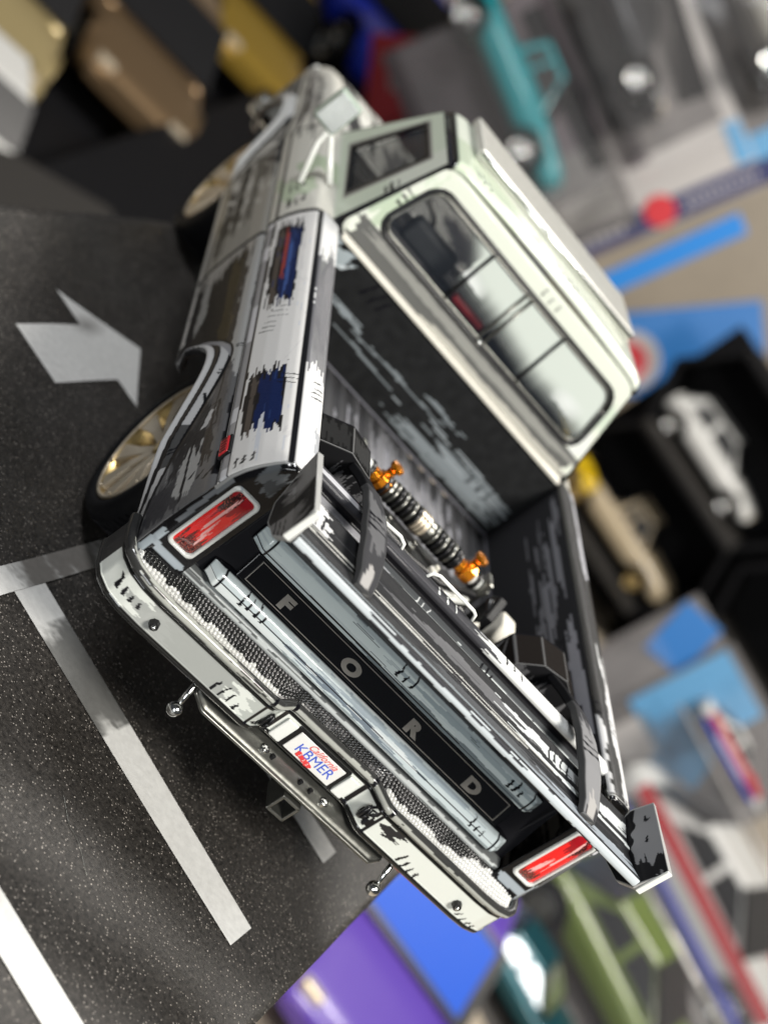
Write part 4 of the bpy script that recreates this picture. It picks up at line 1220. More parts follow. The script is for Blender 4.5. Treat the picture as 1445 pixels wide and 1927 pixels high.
hatch(C, X, Z, -0.72, 1.45, 3, (0.0, 0.03), (0.07, 0.004), 0.011)
C[rr[..., 0] * np.ones_like(X) > 0.93] = BLK
grid('back_panel', np.stack([X, Y, Z], -1), M_PAINT, CB, C, cv=True, thick=0.01)
# gasket and bright inner bead
def tube_loop(q, dy, r, name, mat, par):
    pts = [(x_, float(cy_back(z_)) + dy + 0.02 * (x_ / .8) ** 2, z_) for (x_, z_) in q]
    pts.append(pts[0])
    return MB().tube(pts, r, 8).build(name, mat, par, smooth=True)
RW = empty('rear_window'); RW.parent = T
tube_loop(win[::4], -0.012, 0.013, 'gasket', M_BLACK, RW)
q2 = rs(taper_rrect(0.680, 0.622, 1.340, 1.616, 0.062))
tube_loop(q2[::4], -0.012, 0.0065, 'bead', M_STEEL, RW)
# glazing with soft reflected glare painted into its colour
def pane_mat():
    m, nt, p = node_mat('painted_glare_glass')
    at = nt.nodes.new('ShaderNodeAttribute'); at.attribute_name = 'paint'
    nt.links.new(at.outputs['Color'], p.inputs['Base Color'])
    sp = nt.nodes.new('ShaderNodeSeparateColor'); nt.links.new(at.outputs['Color'], sp.inputs['Color'])
    mr = nt.nodes.new('ShaderNodeMapRange'); mr.inputs['From Min'].default_value = 0.03; mr.inputs['From Max'].default_value = 0.5
    mr.inputs['To Min'].default_value = 0.30; mr.inputs['To Max'].default_value = 0.97
    nt.links.new(sp.outputs['Red'], mr.inputs['Value']); nt.links.new(mr.outputs['Result'], p.inputs['Alpha'])
    p.inputs['Roughness'].default_value = 0.06
    p.inputs['Coat Weight'].default_value = 0.6
    return m
M_PANE = pane_mat()
x = np.linspace(-0.69, 0.69, 200); z = np.linspace(1.335, 1.625, 60)
X, Z = np.meshgrid(x, z, indexing='ij')
k = (Z - 1.322) / 0.31
X = X * (1 - 0.08 * k)
Y = cy_back(Z) - 0.002 + 0.02 * (X / .8) ** 2
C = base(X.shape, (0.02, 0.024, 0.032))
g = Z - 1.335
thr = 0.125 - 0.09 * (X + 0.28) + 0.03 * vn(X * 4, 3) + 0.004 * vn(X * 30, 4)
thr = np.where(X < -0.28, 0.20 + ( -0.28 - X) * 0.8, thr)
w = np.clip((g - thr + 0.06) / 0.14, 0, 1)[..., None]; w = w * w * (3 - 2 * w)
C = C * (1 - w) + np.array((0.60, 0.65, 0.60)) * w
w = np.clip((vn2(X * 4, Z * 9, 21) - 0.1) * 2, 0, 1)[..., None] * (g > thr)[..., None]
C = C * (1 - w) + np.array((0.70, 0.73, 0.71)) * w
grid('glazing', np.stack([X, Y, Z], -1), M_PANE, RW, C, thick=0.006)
for (x0, r_) in ((-0.255, 0.008), (-0.018, 0.008), (0.018, 0.008), (0.255, 0.008)):
    MB().tube([(x0, float(cy_back(1.338)) - 0.012, 1.338), (x0 * 0.99, float(cy_back(1.622)) - 0.012, 1.622)], r_, 8).build('glazing_bar', M_BLACK if abs(x0) > 0.1 else M_STEEL, RW, smooth=True)
MB().sphere((0.0, float(cy_back(1.34)) - 0.03, 1.335), 0.014).build('window_latch', M_CHROME, RW, smooth=True)

# roof
x = np.linspace(-1, 1, 130); y = np.linspace(0, 1, 90)
U, V = np.meshgrid(x, y, indexing='ij')
Xr = U * (0.672 - 0.01 * V); Yr = 2.232 + 0.77 * V
edge = np.clip((1 - np.abs(U)) / 0.10, 0, 1); edge2 = np.clip(V / 0.05, 0, 1) * np.clip((1 - V) / 0.08, 0, 1)
Zr = 1.690 + 0.028 * np.sqrt(edge) + 0.030 * np.sqrt(np.clip(edge2, 0, 1)) + 0.02 * (1 - U ** 2)
C = base(Xr.shape, (0.66, 0.70, 0.61))
patch(C, Xr, Yr, -0.9, -0.3, 2.2, 2.6, (0.52, 0.59, 0.46), 0.2, 0.04, 12)
hatch(C, Xr, Yr, 0.02, 2.25, 4, (0.04, 0.0), (-0.02, 0.10), 0.010)
hatch(C, Xr, Yr, -0.55, 2.25, 3, (0.04, 0.0), (-0.02, 0.10), 0.010)
C[np.abs(U) > 0.97] = BLK
grid('roof', np.stack([Xr, Yr, Zr], -1), M_GLOSS, CB, C, thick=0.02)
# raised roof board
rb = MB().box((0, 2.73, 1.792), (1.14, 0.46, 0.05)).build('roof_board', simple('pale_gloss', (0.70, 0.69, 0.63), 0.2, coat=0.8, var=0.05), CB, 0.012)
MB().box((0, 2.73, 1.762), (1.08, 0.42, 0.02)).build('roof_board_base', M_STEEL, CB, 0.004)
MB().tube([(-0.56, 2.492, 1.80), (0.56, 2.492, 1.80)], 0.012, 10).build('roof_board_trim', M_CHROME, CB, smooth=True)

# cab sides: window frame ring
def lean(z): return interp([(1.15, 0.845), (1.2, 0.815), (1.70, 0.672)], z)
def cab_side(sgn):
    outer = [(2.16, 1.19), (2.265, 1.70), (3.0, 1.70), (3.34, 1.19)]
    inner = [(2.46, 1.245), (2.48, 1.605), (2.94, 1.605), (3.02, 1.255)]
    def per(q): 
        return np.vstack([np.linspace(q[i], q[(i + 1) % 4], 60)[:-1] for i in range(4)])
    o_, i_ = per(np.array(outer)), per(np.array(inner))
    rr = np.linspace(0, 1, 24)[:, None, None]
    Q = o_[None] * (1 - rr) + i_[None] * rr
    Y, Z = Q[..., 0], Q[..., 1]
    X = lean(Z)
    C = base(Y.shape, (0.60, 0.66, 0.54))
    patch(C, Z, Y, 1.45, 1.75, 2.1, 2.5, (0.68, 0.71, 0.62), 0.05, 0.03, 20)
    hatch(C, Z, Y, 1.42, 2.2, 3, (0.03, 0.02), (0.0, 0.10), 0.012)
    t = rr[..., 0] * np.ones_like(Y)
    C[t > 0.84] = BLK
    C[(t > 0.70) & (t < 0.84)] = (0.26, 0.25, 0.23)
    C[t < 0.05] = BLK
    grid('cab_side', np.stack([X * sgn, Y, Z], -1), M_PAINT, CB, C, cv=True, thick=0.012)
    vs = [((float(lean(z_)) - 0.012) * sgn, y_, z_) for (y_, z_) in inner]
    vs2 = [((float(lean(z_)) - 0.018) * sgn, y_, z_) for (y_, z_) in inner]
    MB().add(vs + vs2, [(0, 1, 2, 3), (7, 6, 5, 4), (0, 4, 5, 1), (1, 5, 6, 2), (2, 6, 7, 3), (3, 7, 4, 0)]).build('side_window', M_GLASS, CB)
for s in (-1, 1): cab_side(s)
# windscreen
ws = MB()
fr = [(-0.74, 3.34, 1.20), (0.74, 3.34, 1.20), (0.63, 3.0, 1.67), (-0.63, 3.0, 1.67)]
MB().add([Vector(p) for p in fr] + [Vector(p) + Vector((0, 0.008, 0.004)) for p in fr], [(0, 3, 2, 1), (4, 5, 6, 7), (0, 1, 5, 4), (1, 2, 6, 5), (2, 3, 7, 6), (3, 0, 4, 7)]).build('windscreen', M_GLASS, CB)
MB().tube([(-0.76, 3.345, 1.20), (-0.645, 3.0, 1.68), (0.645, 3.0, 1.68), (0.76, 3.345, 1.20)], 0.022, 8).build('windscreen_frame', M_WHITE, CB, smooth=True)
# interior
st = MB()
st.box((0, 2.42, 1.12), (1.35, 0.16, 0.42), Matrix.Rotation(-0.15, 3, 'X'))
st.box((0, 2.62, 0.98), (1.35, 0.45, 0.14))
st.build('bench_seat', simple('dark_vinyl', (0.03, 0.033, 0.04), 0.5), CB, 0.05, seg=3)
for s in (-1, 1):
    MB().box((s * 0.40, 2.40, 1.38), (0.28, 0.09, 0.13)).build('headrest', simple('grey_vinyl', (0.08, 0.085, 0.09), 0.5), CB, 0.03, seg=3)
MB().box((0, 3.22, 1.10), (1.45, 0.20, 0.16)).build('dashboard', M_BLACK, CB, 0.02)
MB().box((0.05, 2.95, 1.16), (0.42, 0.06, 0.05)).build('red_dash_trim', M_REDM, CB, 0.01)
MB().box((-0.09, 2.30, 1.345), (0.20, 0.05, 0.035)).build('red_cushion', M_REDM, CB, 0.01)
sw = [(-0.38 + 0.15 * math.cos(a), 3.02 + 0.05 * math.sin(a), 1.22 + 0.14 * math.sin(a)) for a in np.linspace(0, 2 * PI, 25)]
MB().tube(sw, 0.014, 8).build('steering_wheel', M_STEEL, CB, smooth=True)
MB().box((0, 2.75, 0.90), (1.5, 1.2, 0.04)).build('cab_floor', M_BLACK, CB)

# ---- doors, front wings, bonnet
def paint_front(X, Y, Z):
    C = base(Y.shape, (0.52, 0.51, 0.48))
    d = Z - zarch(Y)
    low = Z < 0.955
    Cl = base(Y.shape, (0.28, 0.27, 0.24))
    patch(Cl, Y, Z, 2.35, 3.25, 0.64, 0.76, (0.05, 0.048, 0.042), 0.25, 0.02, 60)
    patch(Cl, Y, Z, 2.5, 4.9, 0.80, 0.86, (0.12, 0.115, 0.10), 0.25, 0.02, 60)
    patch(Cl, Y, Z, 2.9, 4.9, 0.87, 0.95, (0.035, 0.035, 0.035), 0.25, 0.012, 60)
    dry(Cl, Y, Z, 2.1, 4.9, 0.6, 0.95, (0.52, 0.51, 0.47), 0.3, 70)
    near = (zarch(Y) > 0.555)
    Cl[near & (d < 0.1)] = BLK
    Cl[near & (d > 0.012) & (d < 0.075)] = (0.62, 0.62, 0.6)
    Cl[(~near) & (d < 0.07)] = (0.60, 0.59, 0.55)
    Cl[(~near) & (d > 0.07) & (d < 0.082)] = BLK
    C[low] = Cl[low]
    up = ~low
    Cu = base(Y.shape, (0.60, 0.59, 0.53))
    patch(Cu, Y, Z, 2.35, 2.62, 1.0, 1.17, (0.47, 0.54, 0.40), 0.08, 0.02, 30)
    patch(Cu, Y, Z, 2.62, 2.85, 1.08, 1.2, (0.40, 0.47, 0.34), 0.08, 0.02, 30)
    patch(Cu, Y, Z, 3.5, 4.9, 1.03, 1.10, (0.30, 0.29, 0.27), 0.2, 0.02, 30)
    patch(Cu, Y, Z, 3.3, 4.5, 1.03, 1.06, (0.05, 0.05, 0.05), 0.25, 0.006, 90)
    patch(Cu, Y, Z, 3.1, 4.3, 1.10, 1.125, (0.16, 0.16, 0.15), 0.25, 0.006, 90)
    hatch(Cu, Y, Z, 2.22, 1.06, 3, (0.02, 0.03), (0.10, 0.0), 0.014)
    hatch(Cu, Y, Z, 2.40, 1.06, 3, (0.03, 0.025), (0.08, 0.0), 0.016)
    Cu[(Z < 0.967)] = BLK
    Cu[(Z > 1.006) & (Z < 1.018)] = (0.04, 0.04, 0.04)
    C[up] = Cu[up]
    return C
UPF = UP[:12] + [(.89, 1.180), (.85, 1.190), (.81, 1.194)]
for sgn in (-1, 1):
    X, Y, Z = side_points(2.145, 3.32, 0.010, sgn, top=UPF)
    C = paint_front(X, Y, Z)
    C[(Y < 2.156) | (np.abs(Y - 3.30) < 0.010)] = BLK
    o = grid('door', np.stack([X * sgn, Y, Z], -1), M_PAINT, T, C, thick=0.012)
    X, Y, Z = side_points(3.335, 4.74, 0.012, sgn, top=UPF)
    k = np.clip((Y - 3.9) / 0.96, 0, 1)
    C = paint_front(X, Y, Z)
    X = X - 0.05 * k ** 2 - 0.035 * np.clip((Y - 3.35) / 0.5, 0, 1)
    Z = Z - (0.14 * k ** 1.6 + 0.02) * np.clip((Z - 0.9) / 0.3, 0, 1)
    grid('front_wing', np.stack([X * sgn, Y, Z], -1), M_PAINT, T, C, thick=0.012)
x = np.linspace(-1, 1, 120); y = np.linspace(3.36, 4.74, 90)
U, Y = np.meshgrid(x, y, indexing='ij')
k = np.clip((Y - 3.9) / 0.96, 0, 1)
X = U * (0.80 - 0.05 * k ** 2)
Z = 1.172 - 0.14 * k ** 1.6 + 0.02 * (1 - U ** 2) + 0.02 * np.clip(1 - np.abs(np.abs(U) - 0.42) / 0.06, 0, 1)
C = base(X.shape, (0.62, 0.62, 0.57))
patch(C, Y, X, 3.3, 4.0, -0.5, -0.32, (0.12, 0.12, 0.12), 0.2, 0.03, 40)
patch(C, Y, X, 3.4, 4.0, 0.0, 0.4, (0.08, 0.08, 0.085), 0.2, 0.03, 20)
patch(C, Y, X, 3.5, 4.6, -0.78, -0.70, (0.04, 0.04, 0.04), 0.2, 0.02, 40)
patch(C, Y, X, 3.8, 4.7, -0.16, -0.08, (0.25, 0.25, 0.24), 0.2, 0.02, 40)
for (xa, ya, xb, yb) in ((-0.75, 4.1, -0.2, 4.2), (-0.6, 3.5, -0.55, 4.7), (-0.3, 3.9, 0.3, 3.95)): line(C, Y, X, (ya, xa), (yb, xb), 0.035)
C[np.abs(np.abs(U) - 0.42) < 0.02] = BLK
grid('bonnet', np.stack([X, Y, Z], -1), M_PAINT, T, C, thick=0.02)
MB().box((0, 4.72, 0.82), (1.80, 0.06, 0.40)).build('grille', M_WHITE, T, 0.02)
MB().box((0, 4.81, 0.60), (1.90, 0.10, 0.14)).build('front_bumper', M_CHROME, T, 0.03, seg=3)
MB().box((0, 3.35, 1.175), (1.6, 0.06, 0.03)).build('cowl', M_BLACK, T, 0.005)
# door mirrors with tripod stays
for s in (-1,):
    mr = empty('door_mirror'); mr.parent = T
    rotm = Matrix.Rotation(s * 0.12, 3, 'Z') @ Matrix.Rotation(0.1, 3, 'X')
    MB().box((s * 1.065, 2.62, 1.405), (0.135, 0.05, 0.185), rotm).build('mirror_head', simple('mirror_shell', (0.34, 0.40, 0.34), 0.25, coat=0.5), mr, 0.018, seg=3)
    MB().box((s * 1.065, 2.592, 1.405), (0.112, 0.006, 0.155), rotm).build('mirror_glass', simple('mirror_silver', (0.78, 0.82, 0.80), 0.12, 0.6), mr, 0.004)
    MB().tube([(s * 1.03, 2.63, 1.34), (s * 1.02, 2.60, 1.25), (s * 0.955, 2.50, 1.10)], 0.014, 8).build('mirror_stay', M_WHITE, mr, smooth=True)
    MB().tube([(s * 1.03, 2.63, 1.33), (s * 0.98, 2.60, 1.29), (s * 0.87, 2.48, 1.20)], 0.014, 8).build('mirror_stay', M_WHITE, mr, smooth=True)

# ================================================================== TOYS BEHIND
def toy_mat(name, col, metal=0.0):
    return simple(name, col, 0.34, metal, coat=0.3, var=0.06, bump=0.05)
STY = {
 # x from tail to nose, (z_bottom, z_shoulder, half width); cabin: list of (x, z) outline
 'pickup': dict(body=[(-2.1, .42, .95, .80), (-2.0, .34, 1.0, .86), (-1.0, .30, 1.02, .88), (0.4, .30, 1.02, .88), (1.1, .30, 1.0, .88), (1.9, .33, .92, .84), (2.15, .42, .80, .74)], cab=[(-0.45, 1.0), (-0.35, 1.58), (0.45, 1.60), (0.95, 1.0)], win=[[(-0.28, 1.05), (-0.22, 1.48), (0.0, 1.50), (0.0, 1.05)], [(0.08, 1.05), (0.08, 1.50), (0.40, 1.50), (0.75, 1.05)]]),
 'hatch': dict(body=[(-1.95, .42, .98, .74), (-1.85, .34, 1.02, .84), (-0.9, .28, 1.02, .88), (0.4, .28, .98, .88), (1.2, .28, .92, .86), (1.9, .33, .78, .80), (2.05, .42, .66, .70)], cab=[(-1.85, 1.0), (-1.45, 1.50), (0.1, 1.56), (0.95, .97)], win=[[(-1.45, 1.04), (-1.20, 1.42), (-0.70, 1.45), (-0.62, 1.04)], [(-0.45, 1.04), (-0.50, 1.46), (0.08, 1.46), (0.62, 1.02)]]),
 'coupe': dict(body=[(-2.1, .42, .86, .74), (-2.0, .32, .92, .86), (-1.1, .27, .92, .90), (0.3, .27, .88, .90), (1.2, .27, .84, .88), (2.0, .30, .68, .82), (2.2, .40, .55, .70)], cab=[(-1.75, .90), (-0.85, 1.34), (0.05, 1.38), (0.95, .86)], win=[[(-1.10, .95), (-0.75, 1.26), (-0.35, 1.28), (-0.30, .94)], [(-0.18, .94), (-0.22, 1.28), (0.05, 1.29), (0.65, .92)]]),
}
def toy_car(name, label, style, loc, rz, scale, body_m, wheel_m, group=None, glass_m=None, stripe=None, tilt=None):
    e = empty(name, loc, rz, scale)
    if tilt is not None: e.rotation_euler = tilt
    tag(e, label, 'toy car', group)
    st = STY[style]
    b = np.array(st['body'])
    xs = np.linspace(b[0, 0], b[-1, 0], 46)
    zb, zt, hw_ = (np.interp(xs, b[:, 0], b[:, k]) for k in (1, 2, 3))
    ang = np.linspace(0, 2 * PI, 33)[:-1]
    ca, sa = np.cos(ang), np.sin(ang)
    sx = np.sign(ca) * np.abs(ca) ** 0.45; sz = np.sign(sa) * np.abs(sa) ** 0.55
    X = xs[:, None] * np.ones((1, 32))
    Y = hw_[:, None] * sx[None]
    Z = (zb + zt)[:, None] / 2 + (zt - zb)[:, None] / 2 * sz[None]
    # wheel arches
    for wx in (-1.35, 1.35):
        dd = np.sqrt(np.maximum(0, .44 ** 2 - np.minimum(.44, np.abs(X - wx)) ** 2))
        m = (np.abs(X - wx) < .44) & (Z < .33 + dd) & (np.abs(Y) > .3)
        Z = np.where(m, .33 + dd, Z)
    grid('body', np.stack([X, Y, Z], -1), body_m, e, cv=True, caps=True)
    c = st['cab']
    wtop = 0.62; wbot = 0.80
    vs = [(x_, s * (wbot if i in (0, 3) else wtop), z_) for s in (-1, 1) for i, (x_, z_) in enumerate(c)]
    vs = [(v[0], v[1], v[2] - (0.06 if v[2] < 1.03 else 0)) for v in vs]
    MB().add(vs, [(0, 1, 2, 3), (7, 6, 5, 4), (0, 4, 5, 1), (1, 5, 6, 2), (2, 6, 7, 3), (3, 7, 4, 0)]).build('cabin', body_m, e, 0.06, seg=3)
    gm = glass_m or M_BLACK
    z0, z1 = min(p[1] for p in c), max(p[1] for p in c)
    def side_y(z): return wbot + (wtop - wbot) * (z - z0) / (z1 - z0)
    for s in (-1, 1):
        for wn in st['win']:
            v = [(x_, s * (side_y(z_) + .004), z_) for (x_, z_) in wn]
            v2 = [(x_, s * (side_y(z_) - .03), z_) for (x_, z_) in wn]
            MB().add(v + v2, [(0, 1, 2, 3), (7, 6, 5, 4), (0, 4, 5, 1), (1, 5, 6, 2), (2, 6, 7, 3), (3, 7, 4, 0)]).build('side_window', gm, e)
    for (i, j, nm) in ((0, 1, 'rear_window'), (3, 2, 'windscreen')):
        p, q = Vector((c[i][0], 0, c[i][1])), Vector((c[j][0], 0, c[j][1]))
        a_, b_ = p.lerp(q, 0.14), p.lerp(q, 0.88)
        out = Vector((-1 if i == 0 else 1, 0, 0.6)).normalized() * 0.012
        w1, w2 = side_y(a_.z) - .09, side_y(b_.z) - .07
        v = [a_ + out + Vector((0, -w1, 0)), b_ + out + Vector((0, -w2, 0)), b_ + out + Vector((0, w2, 0)), a_ + out + Vector((0, w1, 0))]
        v2 = [k_ - out * 3 for k_ in v]
        MB().add(v + v2, [(0, 1, 2, 3), (7, 6, 5, 4), (0, 4, 5, 1), (1, 5, 6, 2), (2, 6, 7, 3), (3, 7, 4, 0)]).build(nm, gm, e)
        cn_ = (v[0] + v[1] + v[2] + v[3]) / 4
        g1 = [cn_ + (k_ - cn_) * 1.2 - out * 0.3 for k_ in v]; g2 = [k_ - out * 3 for k_ in g1]
        MB().add(g1 + g2, [(0, 1, 2, 3), (7, 6, 5, 4), (0, 4, 5, 1), (1, 5, 6, 2), (2, 6, 7, 3), (3, 7, 4, 0)]).build('window_gasket', M_BLACK, e)
    if style == 'pickup':
        MB().box((-1.25, 0, 1.0), (1.35, 1.40, 0.06)).build('load_bed', M_BLACK, e, 0.02)
    for s in (-1, 1):
        for wx in (-1.35, 1.35):
            w = empty('wheel', (wx, s * .80, .33)); w.parent = e
            MB().lathe([(s * a, r_) for (a, r_) in ((.09, .20), (.10, .26), (.06, .33), (-.12, .33), (-.14, .2))], 1, (0, 0, 0), 28).build('tyre', M_RUBBER, w, smooth=True)
            MB().lathe([(s * a, r_) for (a, r_) in ((.085, .005), (.095, .06), (.06, .10), (.085, .19), (.10, .215), (.07, .22), (.0, .21), (.0, .005))], 1, (0, 0, 0), 24).build('rim', wheel_m, w, smooth=True)
        MB().box((2.02, s * .55, .62 if style != 'pickup' else .72), (.14, .26, .14)).build('headlight', M_GOLDF, e, .03)
    if stripe:
        for (m_, z_, h_) in stripe:
            for s in (-1, 1):
                MB().box((0, s * .895, z_), (3.5, .02, h_)).build('stripe', m_, e)
    return e

MT = dict(
    tan=toy_mat('tan_paint', (0.44, 0.36, 0.24)), white=toy_mat('toy_white', (0.62, 0.62, 0.60)), silver=toy_mat('toy_silver', (0.42, 0.42, 0.42), 0.4),
    teal=toy_mat('teal_paint', (0.002, 0.20, 0.23)), dteal=toy_mat('dark_teal_paint', (0.004, 0.07, 0.09), 0.5), green=toy_mat('olive_paint', (0.12, 0.17, 0.025)),
    purple=toy_mat('purple_paint', (0.10, 0.05, 0.34)), gold=toy_mat('gold_paint', (0.46, 0.30, 0.05), 0.6), brown=toy_mat('bronze_paint', (0.30, 0.20, 0.11), 0.75),
    champ=toy_mat('champagne_paint', (0.55, 0.44, 0.22), 0.6), blue=toy_mat('candy_blue', (0.02, 0.05, 0.65), 0.25), red=toy_mat('toy_red', (0.62, 0.01, 0.02)), black=toy_mat('toy_black', (0.015, 0.015, 0.017)),
    grey=toy_mat('toy_grey', (0.24, 0.235, 0.21)), yellow=toy_mat('toy_yellow', (0.75, 0.50, 0.01)), orange=toy_mat('toy_orange', (0.8, 0.3, 0.01)))
BLUEG = simple('bright_blue_window', (0.003, 0.075, 0.50), 0.45, coat=0.0, var=0.05, spec=0.2)
C_BLUE = simple('pack_blue', (0.02, 0.17, 0.50), 0.4, coat=0.3); C_LBLUE = simple('pack_light_blue', (0.11, 0.32, 0.56), 0.4, coat=0.3)
C_NAVY = simple('pack_navy', (0.015, 0.02, 0.10), 0.4, coat=0.3); C_WHITE = simple('pack_white', (0.44, 0.42, 0.41), 0.45, coat=0.2)
C_GREY = simple('pack_grey', (0.15, 0.14, 0.138), 0.45, coat=0.2, var=0.6, scale=1.0); C_RED = simple('pack_red', (0.55, 0.02, 0.03), 0.4, coat=0.3)
C_MAUVE = simple('pack_mauve', (0.10, 0.08, 0.09), 0.45, coat=0.2, var=0.7, scale=0.9)
SATIN = simple('tray_black', (0.006, 0.006, 0.007), 0.6, scale=4, spec=0.1)
TRAYE = simple('tray_edge', (0.03, 0.028, 0.026), 0.6, spec=0.2)

# ---- black hexagon display case with two cars on its shelves
h0 = math.radians(-33)
ax = Vector((math.cos(h0), math.sin(h0), 0)); nr = Vector((-math.sin(h0), math.cos(h0), 0))   # nr points away from the camera
mid = Vector((13.98, 24.26, 0.0))
case = empty('display_case', (mid.x, mid.y, TZ), h0)
tag(case, 'black upright display case with hexagon cells beside the pickup cab', 'display case')
# case local: x along, y away from camera, z up (0 = table)
MB().box((1.9, 1.35, 2.875), (8.2, 0.2, 5.75)).build('back_board', SATIN, case, 0.05)
def hexcell(cx, cz, w, h):
    pts = [(cx - w / 2, cz), (cx - w * .36, cz - h / 2), (cx + w * .36, cz - h / 2), (cx + w / 2, cz), (cx + w * .36, cz + h / 2), (cx - w * .36, cz + h / 2)]
    for i in range(6):
        p, q = Vector((pts[i][0], 0, pts[i][1])), Vector((pts[(i + 1) % 6][0], 0, pts[(i + 1) % 6][1]))
        d = q - p
        rot = Matrix.Rotation(-math.atan2(d.z, d.x), 3, 'Y')
        MB().box((p + q) / 2 + Vector((0, 0.1, 0)), (d.length + 0.12, 2.4, 0.14), rot).build('cell_wall', SATIN if i not in (1,) else TRAYE, case, 0.03)
# shelf heights: tan car wheels at 0.97 above the table, white car at 3.42
for (cx, cz) in ((0.1, 2.10), (0.1, 4.56), (4.2, 3.33), (4.2, 0.9)):
    hexcell(cx, cz, 4.3, 2.34)
def case_pt(a, y, z): 
    p = mid + ax * a + nr * y
    return (p.x, p.y, TZ + z)
toy_car('toy_pickup', 'tan toy pickup with gold wheels in the black hexagon case', 'pickup', case_pt(0.05, 0.0, 1.00), h0, 0.80, MT['tan'], M_GOLD)
toy_car('toy_hatchback', 'white toy hatchback with chrome wheels in the black hexagon case', 'hatch', case_pt(-0.15, 0.0, 3.46), h0, 0.72, MT['white'], M_CHROME)
toy_car('toy_sports_car', 'yellow toy car peeking out behind the pickup cab corner', 'coupe', case_pt(-2.0, -1.6, 1.55), h0, 0.55, MT['yellow'], M_GOLD)

# ---- flat packs: a card with printed bands and, on most, a clear blister
def basis(loc, theta, lean_=0.0):
    """card frame: local x across, y up the card, z towards the viewer; theta turns it in its own plane"""
    f = Vector((0.42, 0.89, -0.18)).normalized()
    r = f.cross(Vector((0, 0, 1))).normalized()
    u = r.cross(f)
    X = r * math.cos(theta) + u * math.sin(theta)
    Y = -r * math.sin(theta) + u * math.cos(theta)
    Z = X.cross(Y)
    return Matrix(((X.x, Y.x, Z.x, loc[0]), (X.y, Y.y, Z.y, loc[1]), (X.z, Y.z, Z.z, loc[2]), (0, 0, 0, 1)))
def pack(name, label, loc, theta, w, h, card_m, bands=(), blister=None, cat='toy pack', group=None):
    e = empty(name); e.matrix_world = basis(loc, theta)
    tag(e, label, cat, group)
    MB().box((0, 0, -0.02), (w, h, 0.04)).build('backing_card', card_m, e, 0.01)
    for (m_, x_, y_, bw, bh, rz_) in bands:
        MB().box((x_, y_, 0.012), (bw, bh, 0.03), Matrix.Rotation(rz_, 3, 'Z')).build('printed_band', m_, e)
    if blister:
        bx_, by_, bw, bh, bd_ = blister
        b = MB()
        o_ = [(bx_ - bw / 2, by_ - bh / 2), (bx_ + bw / 2, by_ - bh / 2), (bx_ + bw / 2, by_ + bh / 2), (bx_ - bw / 2, by_ + bh / 2)]
        i_ = [(bx_ + (x_ - bx_) * .88, by_ + (y_ - by_) * .92) for (x_, y_) in o_]
        vs = [(x_, y_, 0.02) for (x_, y_) in o_] + [(x_, y_, bd_) for (x_, y_) in i_]
        b.add(vs, [(4, 5, 6, 7), (0, 1, 5, 4), (1, 2, 6, 5), (2, 3, 7, 6), (3, 0, 4, 7)])
        b.build('blister', M_BLISTER, e, 0.08, seg=3)
    return e
def marks(par, x0, x1, y_, h_, n):
    mb = MB()
    for i in range(n):
        t = (i + .5) / n
        mb.box((x0 + (x1 - x0) * t, y_, 0.032), ((x1 - x0) / n * .62, h_ * (0.7 + 0.3 * random.random()), 0.004))
    o = mb.build('printed_marks', C_WHITE, par)
    o['kind'] = 'stuff'
def car_in_pack(e, name, label, style, x_, y_, sc, bm_, wm_, rot_, flip=1, **k):
    """car standing side-on to the card: its length along local direction rot_"""
    m = e.matrix_world.copy()
    X = (m.to_3x3() @ Vector((math.cos(rot_), math.sin(rot_), 0))).normalized()
    Zc = (m.to_3x3() @ Vector((-math.sin(rot_), math.cos(rot_), 0))).normalized() * flip
    Yc = Zc.cross(X)
    M3 = Matrix((X, Yc, Zc)).transposed()
    off = m @ Vector((x_, y_, 0.95 * sc))
    c = toy_car(name, label, style, off, 0, sc, bm_, wm_, **k)
    c.rotation_euler = M3.to_euler()
    return c

# ---- packs in the upper right
TH = 1.354
pA = pack('blister_pack', 'blister pack with a teal toy car behind the pickup roof', (7.126, 28.05, -1.885), TH, 3.64, 5.6, C_MAUVE,
          [(C_GREY, 0.9, -1.6, 1.8, 1.9, 0), (C_NAVY, -1.2, -0.6, 0.35, 3.2, 0.06), (SATIN, 1.45, 0.6, 0.5, 3.6, 0.04), (C_WHITE, 1.0, -1.9, 1.3, 0.7, 0.1), (C_NAVY, 0, -2.52, 3.64, 0.52, 0)], (0, 0.25, 3.3, 4.4, 2.1), group='hanging blister packs')
marks(pA, -1.2, 1.5, -2.52, 0.16, 14)
car_in_pack(pA, 'toy_pickup', 'teal toy pickup in a blister above the large pickup roof', 'pickup', -0.25, 0.95, 1.06, MT['teal'], M_CHROME, -PI / 2)
pB = pack('blister_pack', 'grey blister pack with a red dot on its navy strip', (8.287, 28.996, 1.035), TH, 2.72, 5.6, C_WHITE,
          [(C_GREY, -0.2, 0.7, 2.3, 3.9, 0.05), (SATIN, 0.75, 0.9, 0.7, 3.0, -0.08), (C_MAUVE, -0.95, 0.4, 0.5, 3.6, 0.02), (C_LBLUE, 1.15, -1.75, 0.35, 0.9, 0), (C_NAVY, 0, -2.52, 2.72, 0.52, 0)], (0, 0.25, 2.5, 4.4, 2.0), group='hanging blister packs')
marks(pB, -0.35, 1.3, -2.52, 0.16, 11)
dot = MB().lathe([(0.03, 0.005), (0.03, 0.34), (0.05, 0.34), (0.05, 0.005)], 2, (-0.85, -2.45, 0), 28).build('red_dot', C_RED, pB)
car_in_pack(pB, 'toy_car', 'black toy car lying in the grey blister pack', 'coupe', -0.75, 1.3, 0.95, MT['black'], M_CHROME, -PI / 2)
